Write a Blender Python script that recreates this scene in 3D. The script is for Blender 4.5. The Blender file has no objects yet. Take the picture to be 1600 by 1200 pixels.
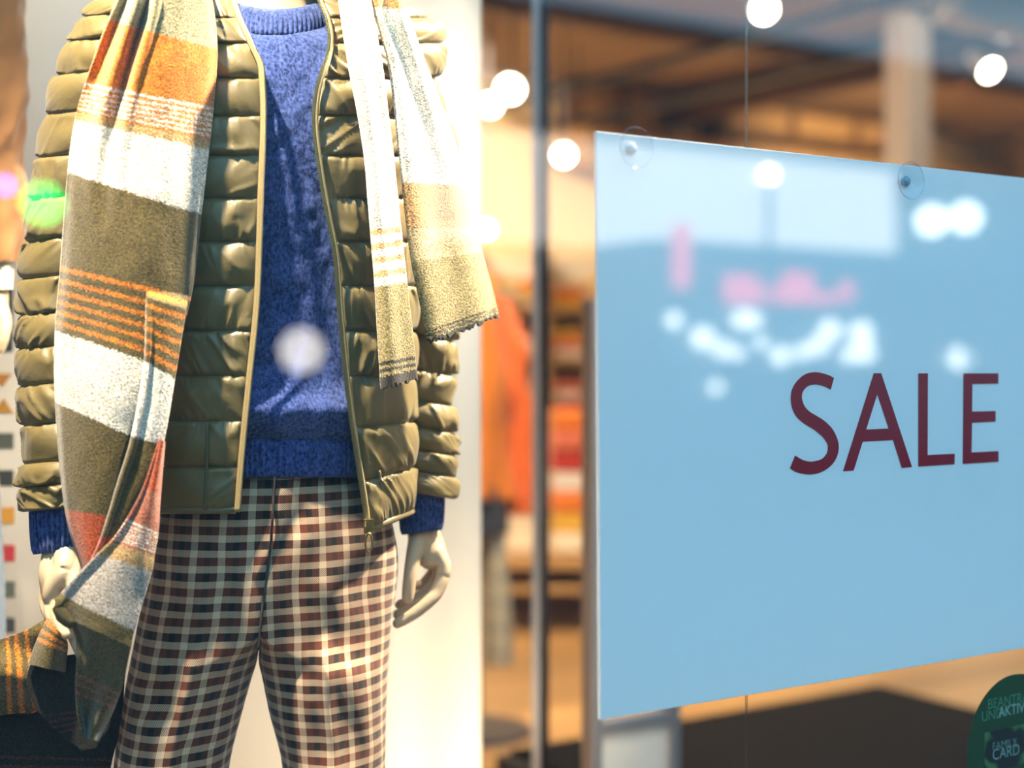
import bpy, bmesh, math, random
import numpy as np
from mathutils import Vector, Matrix

# ------------------------------------------------------------------ camera, world, exposure, large lights
scene = bpy.context.scene
COL = scene.collection
F = 2222.0                                   # focal length in pixels of the 1600-wide frame (50 mm)
CAMZ = 1.5
HOR = 565.0                                  # row of the horizon
cam = bpy.data.cameras.new('camera')
cam.sensor_width = 36.0
cam.lens = 50.0
cam.shift_y = -35.0 / 1600.0
cam.clip_start = 0.05
cam.clip_end = 300
cam.dof.use_dof = True
cam.dof.focus_distance = 1.64
cam.dof.aperture_fstop = 1.8
camo = bpy.data.objects.new('camera', cam)
COL.objects.link(camo)
camo.location = (0, 0, CAMZ)
camo.rotation_euler = (math.radians(90), 0, 0)
scene.camera = camo
vs = scene.view_settings
vs.view_transform = 'Standard'
vs.look = 'None'
vs.gamma = 1.0
vs.exposure = 0.0
vs.use_curve_mapping = False

D = np.array([0.8387, 0.5446, 0.0])          # along the shop window, to the right
N = np.array([-0.5446, 0.8387, 0.0])         # into the shop
P0 = np.array([0.0861, 1.45, 0.0])           # left edge of the sale sign on the ground plan
Q0 = float(P0 @ N)
S0 = float(P0 @ D)
QG = Q0 - 0.014                              # inner face of the glass
FLOOR = 0.30


def SQ(s, q, z):
    p = D * s + N * q
    return (float(p[0]), float(p[1]), float(z))


world = bpy.data.worlds.new('dusk_sky')
scene.world = world
world.use_nodes = True
wn = world.node_tree
wn.nodes.clear()
wout = wn.nodes.new('ShaderNodeOutputWorld')
wbg = wn.nodes.new('ShaderNodeBackground')
wtc = wn.nodes.new('ShaderNodeTexCoord')
wsep = wn.nodes.new('ShaderNodeSeparateXYZ')
wr_ = wn.nodes.new('ShaderNodeValToRGB')
wr_.color_ramp.elements[0].position = 0.0
wr_.color_ramp.elements[0].color = (0.34, 0.68, 0.92, 1)
wr_.color_ramp.elements[1].position = 0.8
wr_.color_ramp.elements[1].color = (0.22, 0.57, 0.88, 1)
wn.links.new(wtc.outputs['Generated'], wsep.inputs[0])
wn.links.new(wsep.outputs['Z'], wr_.inputs[0])
wn.links.new(wr_.outputs[0], wbg.inputs[0])
wbg.inputs[1].default_value = 2.85
wn.links.new(wbg.outputs[0], wout.inputs[0])


def spot(name, loc, target, watts, color, angle=50, blend=0.5, radius=0.05):
    l = bpy.data.lights.new(name, 'SPOT')
    l.energy = watts
    l.color = color
    l.spot_size = math.radians(angle)
    l.spot_blend = blend
    l.shadow_soft_size = radius
    o = bpy.data.objects.new(name, l)
    COL.objects.link(o)
    o.location = loc
    d = Vector(target) - Vector(loc)
    o.rotation_euler = d.to_track_quat('-Z', 'Y').to_euler()
    return o


def area(name, loc, target, watts, color, sx, sy):
    l = bpy.data.lights.new(name, 'AREA')
    l.energy = watts
    l.color = color
    l.shape = 'RECTANGLE'
    l.size = sx
    l.size_y = sy
    o = bpy.data.objects.new(name, l)
    COL.objects.link(o)
    o.location = loc
    d = Vector(target) - Vector(loc)
    o.rotation_euler = d.to_track_quat('-Z', 'Y').to_euler()
    return o


WARM = (1.0, 0.83, 0.60)
WARM2 = (1.0, 0.76, 0.48)
# display-window spots, under the window soffit
spot('display_spot_light', SQ(0.02, 1.24, 3.0), (-0.38, 1.70, 1.58), 780, WARM, 40, 0.9, 0.035)
spot('display_spot_light', SQ(1.75, 1.24, 2.85), (-0.22, 1.72, 1.62), 1080, WARM, 40, 0.9, 0.035)
spot('display_spot_light', SQ(1.30, 1.55, 3.1), SQ(1.16, 2.17, 0.7), 310, WARM, 46, 0.8, 0.06)  # unseen spot added to brighten the right of the backdrop
spot('display_spot_light', SQ(0.52, 1.72, 3.1), SQ(0.60, 2.17, 1.5), 60, WARM, 60, 0.8, 0.06)  # added spot without a fixture, lifts the backdrop's upper left
spot('added_floor_spot', SQ(1.45, 1.80, 0.42), SQ(1.30, 2.2, 1.0), 32, WARM, 110, 0.9, 0.08)  # uplight added behind the mannequin to brighten the lower backdrop
spot('added_shop_spot', SQ(8.6, 7.0, 3.5), SQ(9.2, 9.2, 2.6), 260, WARM2, 90, 0.8, 0.06)  # unseen wash added for the back wall by the cabinets
spot('added_shop_spot', SQ(5.2, 4.3, 3.5), SQ(5.9, 5.2, 2.9), 45, WARM, 60, 0.8, 0.06)  # small unseen spot added to lighten the pillar
spot('added_shop_spot', (-0.35, 3.3, 3.4), (-0.08, 4.6, 1.3), 620, WARM2, 40, 0.6, 0.06)  # unseen spot added to brighten the orange coat
spot('added_shop_spot', SQ(4.6, 7.2, 3.5), SQ(5.6, 9.2, 2.2), 520, WARM2, 80, 0.8, 0.06)  # wash added to brighten the shelves and the wall behind
# unseen area lamps added under the ceiling for ambient light
for (s, q, w) in ((2.5, 4.5, 130), (8.3, 3.4, 45), (3.5, 7.5, 150), (8.5, 7.2, 130)):
    area('added_ambient_light', SQ(s, q, 3.25), SQ(s, q, 0), w, WARM2, 1.2, 0.3)


# ------------------------------------------------------------------ helpers
def PX(u, v, Y):
    """a point seen at pixel (u, v), standing Y metres from the camera"""
    u = np.asarray(u, float); v = np.asarray(v, float); Y = np.asarray(Y, float)
    return np.stack(np.broadcast_arrays((u - 800) / F * Y, Y, CAMZ - (v - HOR) / F * Y), -1)


def px3(u, v, Y):
    return ((u - 800) / F * Y, Y, CAMZ - (v - HOR) / F * Y)


def onq(u, v, q):
    """the point at pixel (u, v) on the vertical plane q metres along the shop's depth axis"""
    xr = (u - 800) / F
    Y = q / (xr * N[0] + N[1])
    return np.array(px3(u, v, Y))


def mirror(p):
    """mirror a point in the shop window"""
    p = np.array(p, float)
    return tuple(p - 2 * (float(p @ N) - QG) * N)


def _hash(i, j, seed):
    h = np.sin(i * 127.1 + j * 311.7 + seed * 74.7) * 43758.5453
    return h - np.floor(h)


def noise(x, y, seed=0.0):
    x = np.asarray(x, float); y = np.asarray(y, float)
    xi = np.floor(x); yi = np.floor(y)
    xf = x - xi; yf = y - yi
    xf = xf * xf * (3 - 2 * xf); yf = yf * yf * (3 - 2 * yf)
    a = _hash(xi, yi, seed); b = _hash(xi + 1, yi, seed)
    c = _hash(xi, yi + 1, seed); d = _hash(xi + 1, yi + 1, seed)
    return (a * (1 - xf) + b * xf) * (1 - yf) + (c * (1 - xf) + d * xf) * yf


def interp(x, xs, ys):
    """smooth (monotone cubic-like) interpolation through the given stations"""
    x = np.asarray(x, float); xs = np.asarray(xs, float); ys = np.asarray(ys, float)
    h = np.diff(xs); dl = np.diff(ys) / h
    m = np.zeros_like(ys)
    m[0], m[-1] = dl[0], dl[-1]
    for k in range(1, len(xs) - 1):
        m[k] = 0 if dl[k - 1] * dl[k] <= 0 else 2 * dl[k - 1] * dl[k] / (dl[k - 1] + dl[k])
    x = np.clip(x, xs[0], xs[-1])
    i = np.clip(np.searchsorted(xs, x, side='right') - 1, 0, len(xs) - 2)
    t = (x - xs[i]) / h[i]
    t2, t3 = t * t, t * t * t
    return (2*t3 - 3*t2 + 1)*ys[i] + (t3 - 2*t2 + t)*h[i]*m[i] + (-2*t3 + 3*t2)*ys[i+1] + (t3 - t2)*h[i]*m[i+1]


def catmull(pts, n):
    """n points evenly in parameter along a Catmull-Rom curve through pts (any dimension)"""
    p = np.asarray(pts, float)
    p = np.vstack([2*p[0]-p[1], p, 2*p[-1]-p[-2]])
    t = np.linspace(0, len(p) - 3 - 1e-6, n)
    i = t.astype(int); f = (t - i)[:, None]
    a, b, c, d = p[i], p[i+1], p[i+2], p[i+3]
    return 0.5*((2*b) + (-a+c)*f + (2*a-5*b+4*c-d)*f*f + (-a+3*b-3*c+d)*f**3)


def link(name, me, mat=None, parent=None):
    o = bpy.data.objects.new(name, me)
    COL.objects.link(o)
    if mat is not None:
        for m in (mat if isinstance(mat, (list, tuple)) else [mat]):
            me.materials.append(m)
    if parent is not None:
        o.parent = parent
    return o


def tag(o, label=None, category=None, group=None, kind=None):
    if label: o['label'] = label
    if category: o['category'] = category
    if group: o['group'] = group
    if kind: o['kind'] = kind
    return o


def empty(name, loc, label, category, group=None):
    o = bpy.data.objects.new(name, None)
    COL.objects.link(o)
    o.empty_display_size = 0.05
    o['_loc'] = 0
    del o['_loc']
    return tag(o, label, category, group)


def copy_tree(o, parent=None, shift=(0, 0, 0)):
    c = o.copy()
    COL.objects.link(c)
    c.parent = parent
    if parent is None:
        c.location = Vector(o.location) + Vector(shift)
    for ch in list(o.children):
        copy_tree(ch, c)
    return c


def grid_mesh(name, P, wrap=False, uv=None, col=None, flip=False, caps=False):
    """mesh from an (n, m, 3) grid of points"""
    n, m = P.shape[:2]
    me = bpy.data.meshes.new(name)
    idx = np.arange(n*m).reshape(n, m)
    a = idx[:-1, :]; b = idx[1:, :]
    if wrap:
        a2 = np.roll(a, -1, 1); b2 = np.roll(b, -1, 1)
        f = np.stack([a, a2, b2, b], -1).reshape(-1, 4)
    else:
        f = np.stack([a[:, :-1], a[:, 1:], b[:, 1:], b[:, :-1]], -1).reshape(-1, 4)
    if flip:
        f = f[:, ::-1]
    faces = f.tolist()
    if caps and wrap:
        r0 = idx[0].tolist(); r1 = idx[-1].tolist()
        faces.append(r0[::-1] if not flip else r0)
        faces.append(r1 if not flip else r1[::-1])
    me.from_pydata(P.reshape(-1, 3).tolist(), [], faces)
    me.polygons.foreach_set('use_smooth', [True]*len(me.polygons))
    if uv is not None:
        l = me.uv_layers.new(name='UVMap')
        vi = np.zeros(len(me.loops), int)
        me.loops.foreach_get('vertex_index', vi)
        l.data.foreach_set('uv', uv.reshape(-1, 2)[vi].ravel().astype(float))
    if col is not None:
        ca = me.color_attributes.new('weave', 'FLOAT_COLOR', 'POINT')
        c4 = np.ones((n*m, 4)); c4[:, :3] = col.reshape(-1, 3)
        ca.data.foreach_set('color', c4.ravel())
    me.update()
    return me


class MB:
    """collects simple solids into one mesh"""
    def __init__(self):
        self.bm = bmesh.new()

    def hexa(self, pts):
        v = [self.bm.verts.new(p) for p in pts]
        for f in ((0,3,2,1),(4,5,6,7),(0,1,5,4),(1,2,6,5),(2,3,7,6),(3,0,4,7)):
            self.bm.faces.new([v[i] for i in f])
        return self

    def box(self, s0, s1, q0, q1, z0, z1):
        """box aligned with the shop"""
        return self.hexa([SQ(s0,q0,z0),SQ(s1,q0,z0),SQ(s1,q1,z0),SQ(s0,q1,z0),SQ(s0,q0,z1),SQ(s1,q0,z1),SQ(s1,q1,z1),SQ(s0,q1,z1)])

    def tube(self, pts, r, n=12, cap=True):
        pts = [Vector(p) for p in pts]
        rs = r if isinstance(r, (list, tuple)) else [r]*len(pts)
        rings = []
        up = Vector((0.3, 0.2, 1)).normalized()
        for i, p in enumerate(pts):
            t = (pts[min(i+1, len(pts)-1)] - pts[max(i-1, 0)]).normalized()
            a = t.cross(up)
            if a.length < 1e-3: a = t.cross(Vector((1, 0, 0)))
            a.normalize(); b = t.cross(a)
            rings.append([self.bm.verts.new(p + (a*math.cos(k*2*math.pi/n) + b*math.sin(k*2*math.pi/n))*rs[i]) for k in range(n)])
        for i in range(len(rings)-1):
            for k in range(n):
                self.bm.faces.new([rings[i][k], rings[i][(k+1)%n], rings[i+1][(k+1)%n], rings[i+1][k]])
        if cap:
            self.bm.faces.new(rings[0][::-1]); self.bm.faces.new(rings[-1])
        return self

    def blob(self, c, rx, ry, rz, seg=16, rot=None):
        r = bmesh.ops.create_uvsphere(self.bm, u_segments=seg, v_segments=max(6, seg//2), radius=1.0)
        M = Matrix.Translation(Vector(c)) @ (rot or Matrix.Identity(4)) @ Matrix.Diagonal((rx, ry, rz, 1))
        bmesh.ops.transform(self.bm, matrix=M, verts=r['verts'])
        return self

    def build(self, name, mat, parent=None, smooth=False, bevel=0.0, seg=2):
        bmesh.ops.recalc_face_normals(self.bm, faces=self.bm.faces[:])
        me = bpy.data.meshes.new(name)
        self.bm.to_mesh(me); self.bm.free()
        if smooth:
            me.polygons.foreach_set('use_smooth', [True]*len(me.polygons))
        o = link(name, me, mat, parent)
        if bevel:
            b = o.modifiers.new('bevel', 'BEVEL'); b.width = bevel; b.segments = seg; b.limit_method = 'ANGLE'
        return o


def poly_plate(name, polys, to3, thick, mat, parent=None):
    """flat plate cut to 2-D outlines: polys = [(outer, [holes])] ; to3 maps (a, b, depth)"""
    bm = bmesh.new()
    for outer, holes in polys:
        edges = []
        for loop in [outer] + holes:
            vs_ = [bm.verts.new(to3(a, b, 0.0)) for a, b in loop]
            for i in range(len(vs_)):
                edges.append(bm.edges.new((vs_[i], vs_[(i+1) % len(vs_)])))
        bmesh.ops.triangle_fill(bm, use_beauty=True, edges=edges, use_dissolve=False)
    front = bm.faces[:]
    r = bmesh.ops.extrude_face_region(bm, geom=front)
    off = Vector(to3(0, 0, thick)) - Vector(to3(0, 0, 0))
    bmesh.ops.translate(bm, vec=off, verts=[g for g in r['geom'] if isinstance(g, bmesh.types.BMVert)])
    bmesh.ops.recalc_face_normals(bm, faces=bm.faces[:])
    me = bpy.data.meshes.new(name)
    bm.to_mesh(me); bm.free()
    return link(name, me, mat, parent)


# ------------------------------------------------------------------ materials
def newmat(name):
    m = bpy.data.materials.new(name)
    m.use_nodes = True
    nt = m.node_tree
    nt.nodes.clear()
    out = nt.nodes.new('ShaderNodeOutputMaterial')
    return m, nt, out


def nd(nt, kind, **kw):
    n = nt.nodes.new(kind)
    for k, v in kw.items():
        if k == 'inp':
            for kk, vv in v.items():
                if isinstance(vv, bpy.types.NodeSocket):
                    nt.links.new(vv, n.inputs[kk])
                else:
                    n.inputs[kk].default_value = vv
        else:
            setattr(n, k, v)
    return n


def c4(c):
    return (c[0], c[1], c[2], 1.0)


def plain(name, color, rough=0.6, metal=0.0, var=0.12, scale=30.0, bump=0.0, bscale=200.0, spec=0.5, coat=0.0, sheen=0.0, emit=None, estr=0.0, stretch=(1, 1, 1), detail=4.0):
    m, nt, out = newmat(name)
    tc = nd(nt, 'ShaderNodeTexCoord')
    mp = nd(nt, 'ShaderNodeMapping', inp={0: tc.outputs['Object'], 'Scale': stretch})
    ns = nd(nt, 'ShaderNodeTexNoise', inp={'Vector': mp.outputs[0], 'Scale': scale, 'Detail': detail})
    mx = nd(nt, 'ShaderNodeMix', data_type='RGBA')
    nt.links.new(ns.outputs[0], mx.inputs[0])
    lo = [max(0, x*(1-var)) for x in color]; hi = [min(1, x*(1+var)) for x in color]
    mx.inputs[6].default_value = c4(lo); mx.inputs[7].default_value = c4(hi)
    b = nd(nt, 'ShaderNodeBsdfPrincipled', inp={'Base Color': mx.outputs[2], 'Roughness': rough, 'Metallic': metal, 'Specular IOR Level': spec, 'Coat Weight': coat, 'Sheen Weight': sheen})
    if emit:
        b.inputs['Emission Color'].default_value = c4(emit); b.inputs['Emission Strength'].default_value = estr
    if bump:
        n2 = nd(nt, 'ShaderNodeTexNoise', inp={'Vector': mp.outputs[0], 'Scale': bscale, 'Detail': 3.0})
        bp = nd(nt, 'ShaderNodeBump', inp={'Height': n2.outputs[0], 'Strength': bump, 'Distance': 0.002})
        nt.links.new(bp.outputs[0], b.inputs['Normal'])
    nt.links.new(b.outputs[0], out.inputs[0])
    return m


def emitter(name, color, strength):
    m, nt, out = newmat(name)
    e = nd(nt, 'ShaderNodeEmission', inp={'Color': c4(color), 'Strength': strength})
    nt.links.new(e.outputs[0], out.inputs[0])
    return m


def schlick(nt, f0, scale=1.0):
    lw = nd(nt, 'ShaderNodeLayerWeight')
    p = nd(nt, 'ShaderNodeMath', operation='POWER', inp={0: lw.outputs['Facing'], 1: 5.0})
    return nd(nt, 'ShaderNodeMath', operation='MULTIPLY_ADD', inp={0: p.outputs[0], 1: 1.0 - f0, 2: f0}).outputs[0]


def clear(name, tint=(1, 1, 1), f0=0.04, rough=0.0):
    m, nt, out = newmat(name)
    t = nd(nt, 'ShaderNodeBsdfTransparent', inp={'Color': c4(tint)})
    g = nd(nt, 'ShaderNodeBsdfGlossy', inp={'Color': (1, 1, 1, 1), 'Roughness': rough})
    x = nd(nt, 'ShaderNodeMixShader', inp={0: schlick(nt, f0), 1: t.outputs[0], 2: g.outputs[0]})
    nt.links.new(x.outputs[0], out.inputs[0])
    return m


def wood(name, c1, c2, rough=0.5, scale=6.0, axis='X'):
    m, nt, out = newmat(name)
    tc = nd(nt, 'ShaderNodeTexCoord')
    st = {'X': (0.6, 8, 8), 'Y': (8, 0.6, 8), 'Z': (8, 8, 0.6)}[axis]
    mp = nd(nt, 'ShaderNodeMapping', inp={0: tc.outputs['Object'], 'Scale': st})
    ns = nd(nt, 'ShaderNodeTexNoise', inp={'Vector': mp.outputs[0], 'Scale': scale, 'Detail': 6.0, 'Distortion': 0.8})
    r = nd(nt, 'ShaderNodeMix', data_type='RGBA')
    nt.links.new(ns.outputs[0], r.inputs[0])
    r.inputs[6].default_value = c4(c1); r.inputs[7].default_value = c4(c2)
    b = nd(nt, 'ShaderNodeBsdfPrincipled', inp={'Base Color': r.outputs[2], 'Roughness': rough})
    nt.links.new(b.outputs[0], out.inputs[0])
    return m


M = {}
M['glass'] = clear('window_glass', (0.985, 0.99, 0.99), 0.042)
M['cup'] = clear('clear_plastic', (0.90, 0.93, 0.96), 0.06, 0.02)
M['joint'] = clear('silicone_joint', (0.75, 0.75, 0.72), 0.05, 0.3)


def acrylic():
    m, nt, out = newmat('white_acrylic')
    tc = nd(nt, 'ShaderNodeTexCoord')
    ns = nd(nt, 'ShaderNodeTexNoise', inp={'Vector': tc.outputs['Object'], 'Scale': 3.0})
    mx = nd(nt, 'ShaderNodeMix', data_type='RGBA')
    nt.links.new(ns.outputs[0], mx.inputs[0])
    mx.inputs[6].default_value = (0.88, 0.89, 0.89, 1); mx.inputs[7].default_value = (0.92, 0.93, 0.93, 1)
    d = nd(nt, 'ShaderNodeBsdfDiffuse', inp={'Color': mx.outputs[2]})
    t = nd(nt, 'ShaderNodeBsdfTranslucent', inp={'Color': mx.outputs[2]})
    x = nd(nt, 'ShaderNodeMixShader', inp={0: 0.10, 1: d.outputs[0], 2: t.outputs[0]})
    g = nd(nt, 'ShaderNodeBsdfGlossy', inp={'Color': (1, 1, 1, 1), 'Roughness': 0.05})
    x2 = nd(nt, 'ShaderNodeMixShader', inp={0: schlick(nt, 0.035), 1: x.outputs[0], 2: g.outputs[0]})
    nt.links.new(x2.outputs[0], out.inputs[0])
    return m


M['acrylic'] = acrylic()
M['red_vinyl'] = plain('dark_red_vinyl', (0.30, 0.004, 0.020), 0.35, var=0.05)
M['green_vinyl'] = plain('dark_green_vinyl', (0.006, 0.050, 0.013), 0.4, var=0.08)
M['mint'] = plain('mint_print', (0.07, 0.26, 0.14), 0.4, var=0.05)
M['pale_print'] = plain('pale_print', (0.26, 0.40, 0.33), 0.4, var=0.05)


def nylon():
    m, nt, out = newmat('olive_nylon')
    tc = nd(nt, 'ShaderNodeTexCoord')
    n1 = nd(nt, 'ShaderNodeTexNoise', inp={'Vector': tc.outputs['Object'], 'Scale': 18.0, 'Detail': 3.0})
    mx = nd(nt, 'ShaderNodeMix', data_type='RGBA')
    nt.links.new(n1.outputs[0], mx.inputs[0])
    mx.inputs[6].default_value = (0.098, 0.070, 0.017, 1); mx.inputs[7].default_value = (0.142, 0.106, 0.032, 1)
    n2 = nd(nt, 'ShaderNodeTexNoise', inp={'Vector': tc.outputs['Object'], 'Scale': 120.0, 'Detail': 4.0, 'Roughness': 0.6, 'Distortion': 0.6})
    bp = nd(nt, 'ShaderNodeBump', inp={'Height': n2.outputs[0], 'Strength': 0.25, 'Distance': 0.002})
    b = nd(nt, 'ShaderNodeBsdfPrincipled', inp={'Base Color': mx.outputs[2], 'Roughness': 0.46, 'Specular IOR Level': 0.65, 'Sheen Weight': 0.1, 'Normal': bp.outputs[0]})
    nt.links.new(b.outputs[0], out.inputs[0])
    return m


M['nylon'] = nylon()
M['lining'] = plain('olive_lining', (0.09, 0.08, 0.04), 0.5)
M['tape'] = plain('khaki_zip_tape', (0.25, 0.19, 0.085), 0.55, var=0.2, scale=400)
M['brass'] = plain('antique_brass', (0.34, 0.25, 0.09), 0.3, metal=1.0)


def knit(name, c_lo, c_hi, scale=260.0):
    m, nt, out = newmat(name)
    tc = nd(nt, 'ShaderNodeTexCoord')
    mp = nd(nt, 'ShaderNodeMapping', inp={0: tc.outputs['Object'], 'Scale': (1.0, 1.0, 0.7)})
    n1 = nd(nt, 'ShaderNodeTexNoise', inp={'Vector': mp.outputs[0], 'Scale': scale, 'Detail': 5.0, 'Roughness': 0.65})
    n3 = nd(nt, 'ShaderNodeTexNoise', inp={'Vector': mp.outputs[0], 'Scale': scale*0.18, 'Detail': 3.0})
    ad = nd(nt, 'ShaderNodeMath', operation='MULTIPLY_ADD', inp={0: n3.outputs[0], 1: 0.22, 2: -0.11})
    ad2 = nd(nt, 'ShaderNodeMath', operation='ADD', inp={0: n1.outputs[0], 1: ad.outputs[0]})
    r = nd(nt, 'ShaderNodeValToRGB', inp={0: ad2.outputs[0]})
    r.color_ramp.elements[0].position = 0.36; r.color_ramp.elements[0].color = c4(c_lo)
    r.color_ramp.elements[1].position = 0.66; r.color_ramp.elements[1].color = c4(c_hi)
    bp = nd(nt, 'ShaderNodeBump', inp={'Height': n1.outputs[0], 'Strength': 0.8, 'Distance': 0.003})
    b = nd(nt, 'ShaderNodeBsdfPrincipled', inp={'Base Color': r.outputs[0], 'Roughness': 0.95, 'Specular IOR Level': 0.1, 'Sheen Weight': 0.25, 'Sheen Roughness': 0.5, 'Normal': bp.outputs[0]})
    b.inputs['Sheen Tint'].default_value = (0.6, 0.7, 1.0, 1)
    nt.links.new(b.outputs[0], out.inputs[0])
    return m


M['knit'] = knit('blue_wool_knit', (0.003, 0.013, 0.080), (0.075, 0.115, 0.33))


def wool_attr():
    m, nt, out = newmat('woven_wool_scarf')
    at = nd(nt, 'ShaderNodeAttribute', attribute_name='weave')
    tc = nd(nt, 'ShaderNodeTexCoord')
    uvm = nd(nt, 'ShaderNodeUVMap')
    wv = nd(nt, 'ShaderNodeTexWave', wave_type='BANDS', bands_direction='DIAGONAL', inp={'Vector': uvm.outputs[0], 'Scale': 150.0, 'Distortion': 1.5, 'Detail': 1.0})
    ns = nd(nt, 'ShaderNodeTexNoise', inp={'Vector': tc.outputs['Object'], 'Scale': 480.0, 'Detail': 3.0})
    mul = nd(nt, 'ShaderNodeMath', operation='MULTIPLY_ADD', inp={0: ns.outputs[0], 1: 2.6, 2: -0.32})
    wmul = nd(nt, 'ShaderNodeMath', operation='MULTIPLY_ADD', inp={0: wv.outputs[1], 1: 0.22, 2: 0.88})
    mm = nd(nt, 'ShaderNodeMath', operation='MULTIPLY', inp={0: mul.outputs[0], 1: wmul.outputs[0]})
    vm = nd(nt, 'ShaderNodeVectorMath', operation='SCALE', inp={0: at.outputs[0], 'Scale': mm.outputs[0]})
    bp = nd(nt, 'ShaderNodeBump', inp={'Height': ns.outputs[0], 'Strength': 0.5, 'Distance': 0.002})
    b = nd(nt, 'ShaderNodeBsdfPrincipled', inp={'Base Color': vm.outputs[0], 'Roughness': 0.95, 'Specular IOR Level': 0.1, 'Sheen Weight': 0.35, 'Normal': bp.outputs[0]})
    nt.links.new(b.outputs[0], out.inputs[0])
    return m


M['scarf'] = wool_attr()


def plaid(name, cream, rust, black, pw=0.0328, ph=0.0346):
    """gun-club check: bands of black, cream, rust, cream across; cream, rust, black, rust down; twilled together"""
    m, nt, out = newmat(name)
    uv = nd(nt, 'ShaderNodeUVMap')
    sp = nd(nt, 'ShaderNodeSeparateXYZ', inp={0: uv.outputs[0]})

    def ramp(sock, period, cols):
        dv = nd(nt, 'ShaderNodeMath', operation='DIVIDE', inp={0: sock, 1: period})
        fr = nd(nt, 'ShaderNodeMath', operation='FRACT', inp={0: dv.outputs[0]})
        r = nd(nt, 'ShaderNodeValToRGB', inp={0: fr.outputs[0]})
        cr = r.color_ramp
        cr.interpolation = 'CONSTANT'
        cr.elements[0].position = 0; cr.elements[0].color = c4(cols[0][1])
        cr.elements[1].position = cols[1][0]; cr.elements[1].color = c4(cols[1][1])
        for p, c in cols[2:]:
            e = cr.elements.new(p); e.color = c4(c)
        return r.outputs[0]
    warp = ramp(sp.outputs[0], pw, [(0, cream), (0.26, rust), (0.52, black), (0.74, rust)])
    weft = ramp(sp.outputs[1], ph, [(0, black), (0.27, cream), (0.5, rust), (0.77, cream)])
    sm = nd(nt, 'ShaderNodeMath', operation='ADD', inp={0: sp.outputs[0], 1: sp.outputs[1]})
    tw = nd(nt, 'ShaderNodeMath', operation='MULTIPLY', inp={0: sm.outputs[0], 1: 2*math.pi/0.0024})
    sn = nd(nt, 'ShaderNodeMath', operation='SINE', inp={0: tw.outputs[0]})
    f = nd(nt, 'ShaderNodeMath', operation='MULTIPLY_ADD', inp={0: sn.outputs[0], 1: 0.26, 2: 0.52})
    mx = nd(nt, 'ShaderNodeMix', data_type='RGBA')
    nt.links.new(f.outputs[0], mx.inputs[0]); nt.links.new(warp, mx.inputs[6]); nt.links.new(weft, mx.inputs[7])
    ns = nd(nt, 'ShaderNodeTexNoise', inp={'Vector': uv.outputs[0], 'Scale': 900.0, 'Detail': 3.0})
    mu = nd(nt, 'ShaderNodeMath', operation='MULTIPLY_ADD', inp={0: ns.outputs[0], 1: 0.6, 2: 0.7})
    vm = nd(nt, 'ShaderNodeVectorMath', operation='SCALE', inp={0: mx.outputs[2], 'Scale': mu.outputs[0]})
    bp = nd(nt, 'ShaderNodeBump', inp={'Height': sn.outputs[0], 'Strength': 0.2, 'Distance': 0.0006})
    b = nd(nt, 'ShaderNodeBsdfPrincipled', inp={'Base Color': vm.outputs[0], 'Roughness': 0.9, 'Specular IOR Level': 0.15, 'Sheen Weight': 0.2, 'Normal': bp.outputs[0]})
    nt.links.new(b.outputs[0], out.inputs[0])
    return m


M['plaid'] = plaid('gun_club_check', (0.56, 0.40, 0.26), (0.098, 0.024, 0.010), (0.005, 0.006, 0.006))
M['pale_plaid'] = plaid('pale_check', (0.55, 0.50, 0.38), (0.35, 0.30, 0.20), (0.16, 0.17, 0.16), 0.08, 0.08)
M['skin'] = plain('ivory_mannequin', (0.56, 0.42, 0.27), 0.42, var=0.06, spec=0.45)
M['panel'] = plain('cream_panel', (0.80, 0.76, 0.68), 0.8, var=0.03, scale=2)
M['print_ochre'] = plain('ochre_print', (0.36, 0.17, 0.015), 0.7, var=0.05)
M['print_brown'] = plain('amber_print', (0.36, 0.15, 0.02), 0.7, var=0.05)
M['print_green'] = plain('grey_green_print', (0.05, 0.06, 0.05), 0.7, var=0.05)
M['print_black'] = plain('black_print', (0.015, 0.018, 0.02), 0.7, var=0.05)
M['print_red'] = plain('crimson_print', (0.27, 0.012, 0.018), 0.7, var=0.05)
M['print_navy'] = plain('navy_print', (0.02, 0.03, 0.045), 0.7, var=0.05)
M['suede'] = plain('brown_suede', (0.30, 0.13, 0.035), 0.85, var=0.25, scale=14, bump=0.3, sheen=0.3)
M['denim'] = plain('blue_denim', (0.10, 0.13, 0.18), 0.85, var=0.3, scale=60, bump=0.3)
M['white_cloth'] = plain('white_cotton', (0.75, 0.70, 0.62), 0.85, var=0.05)
M['ceiling'] = plain('plaster_ceiling', (0.36, 0.25, 0.14), 0.9, var=0.08, scale=1.2)
M['wall_warm'] = plain('ochre_wall', (0.70, 0.55, 0.34), 0.85, var=0.15, scale=1.5)
M['floor_wood'] = wood('oak_floor', (0.30, 0.165, 0.055), (0.46, 0.27, 0.10), 0.45)
M['walnut'] = wood('walnut_wood', (0.08, 0.035, 0.012), (0.17, 0.08, 0.03), 0.5)
M['oak'] = wood('oak_wood', (0.34, 0.18, 0.06), (0.50, 0.30, 0.11), 0.5)
M['dark_steel'] = plain('dark_steel', (0.05, 0.05, 0.06), 0.4, metal=0.6, var=0.1)
M['steel'] = plain('brushed_steel', (0.42, 0.41, 0.42), 0.35, metal=0.7, var=0.1, stretch=(20, 20, 0.5))
M['chrome'] = plain('chrome', (0.7, 0.7, 0.72), 0.12, metal=1.0, var=0.03)
M['charcoal'] = plain('charcoal_laminate', (0.010, 0.009, 0.008), 0.5, var=0.2)
M['pillar'] = plain('white_plaster', (0.62, 0.56, 0.52), 0.85, var=0.05, scale=3)
M['lamp_glow'] = emitter('lamp_glow', (1.0, 0.90, 0.68), 38.0)
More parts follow.
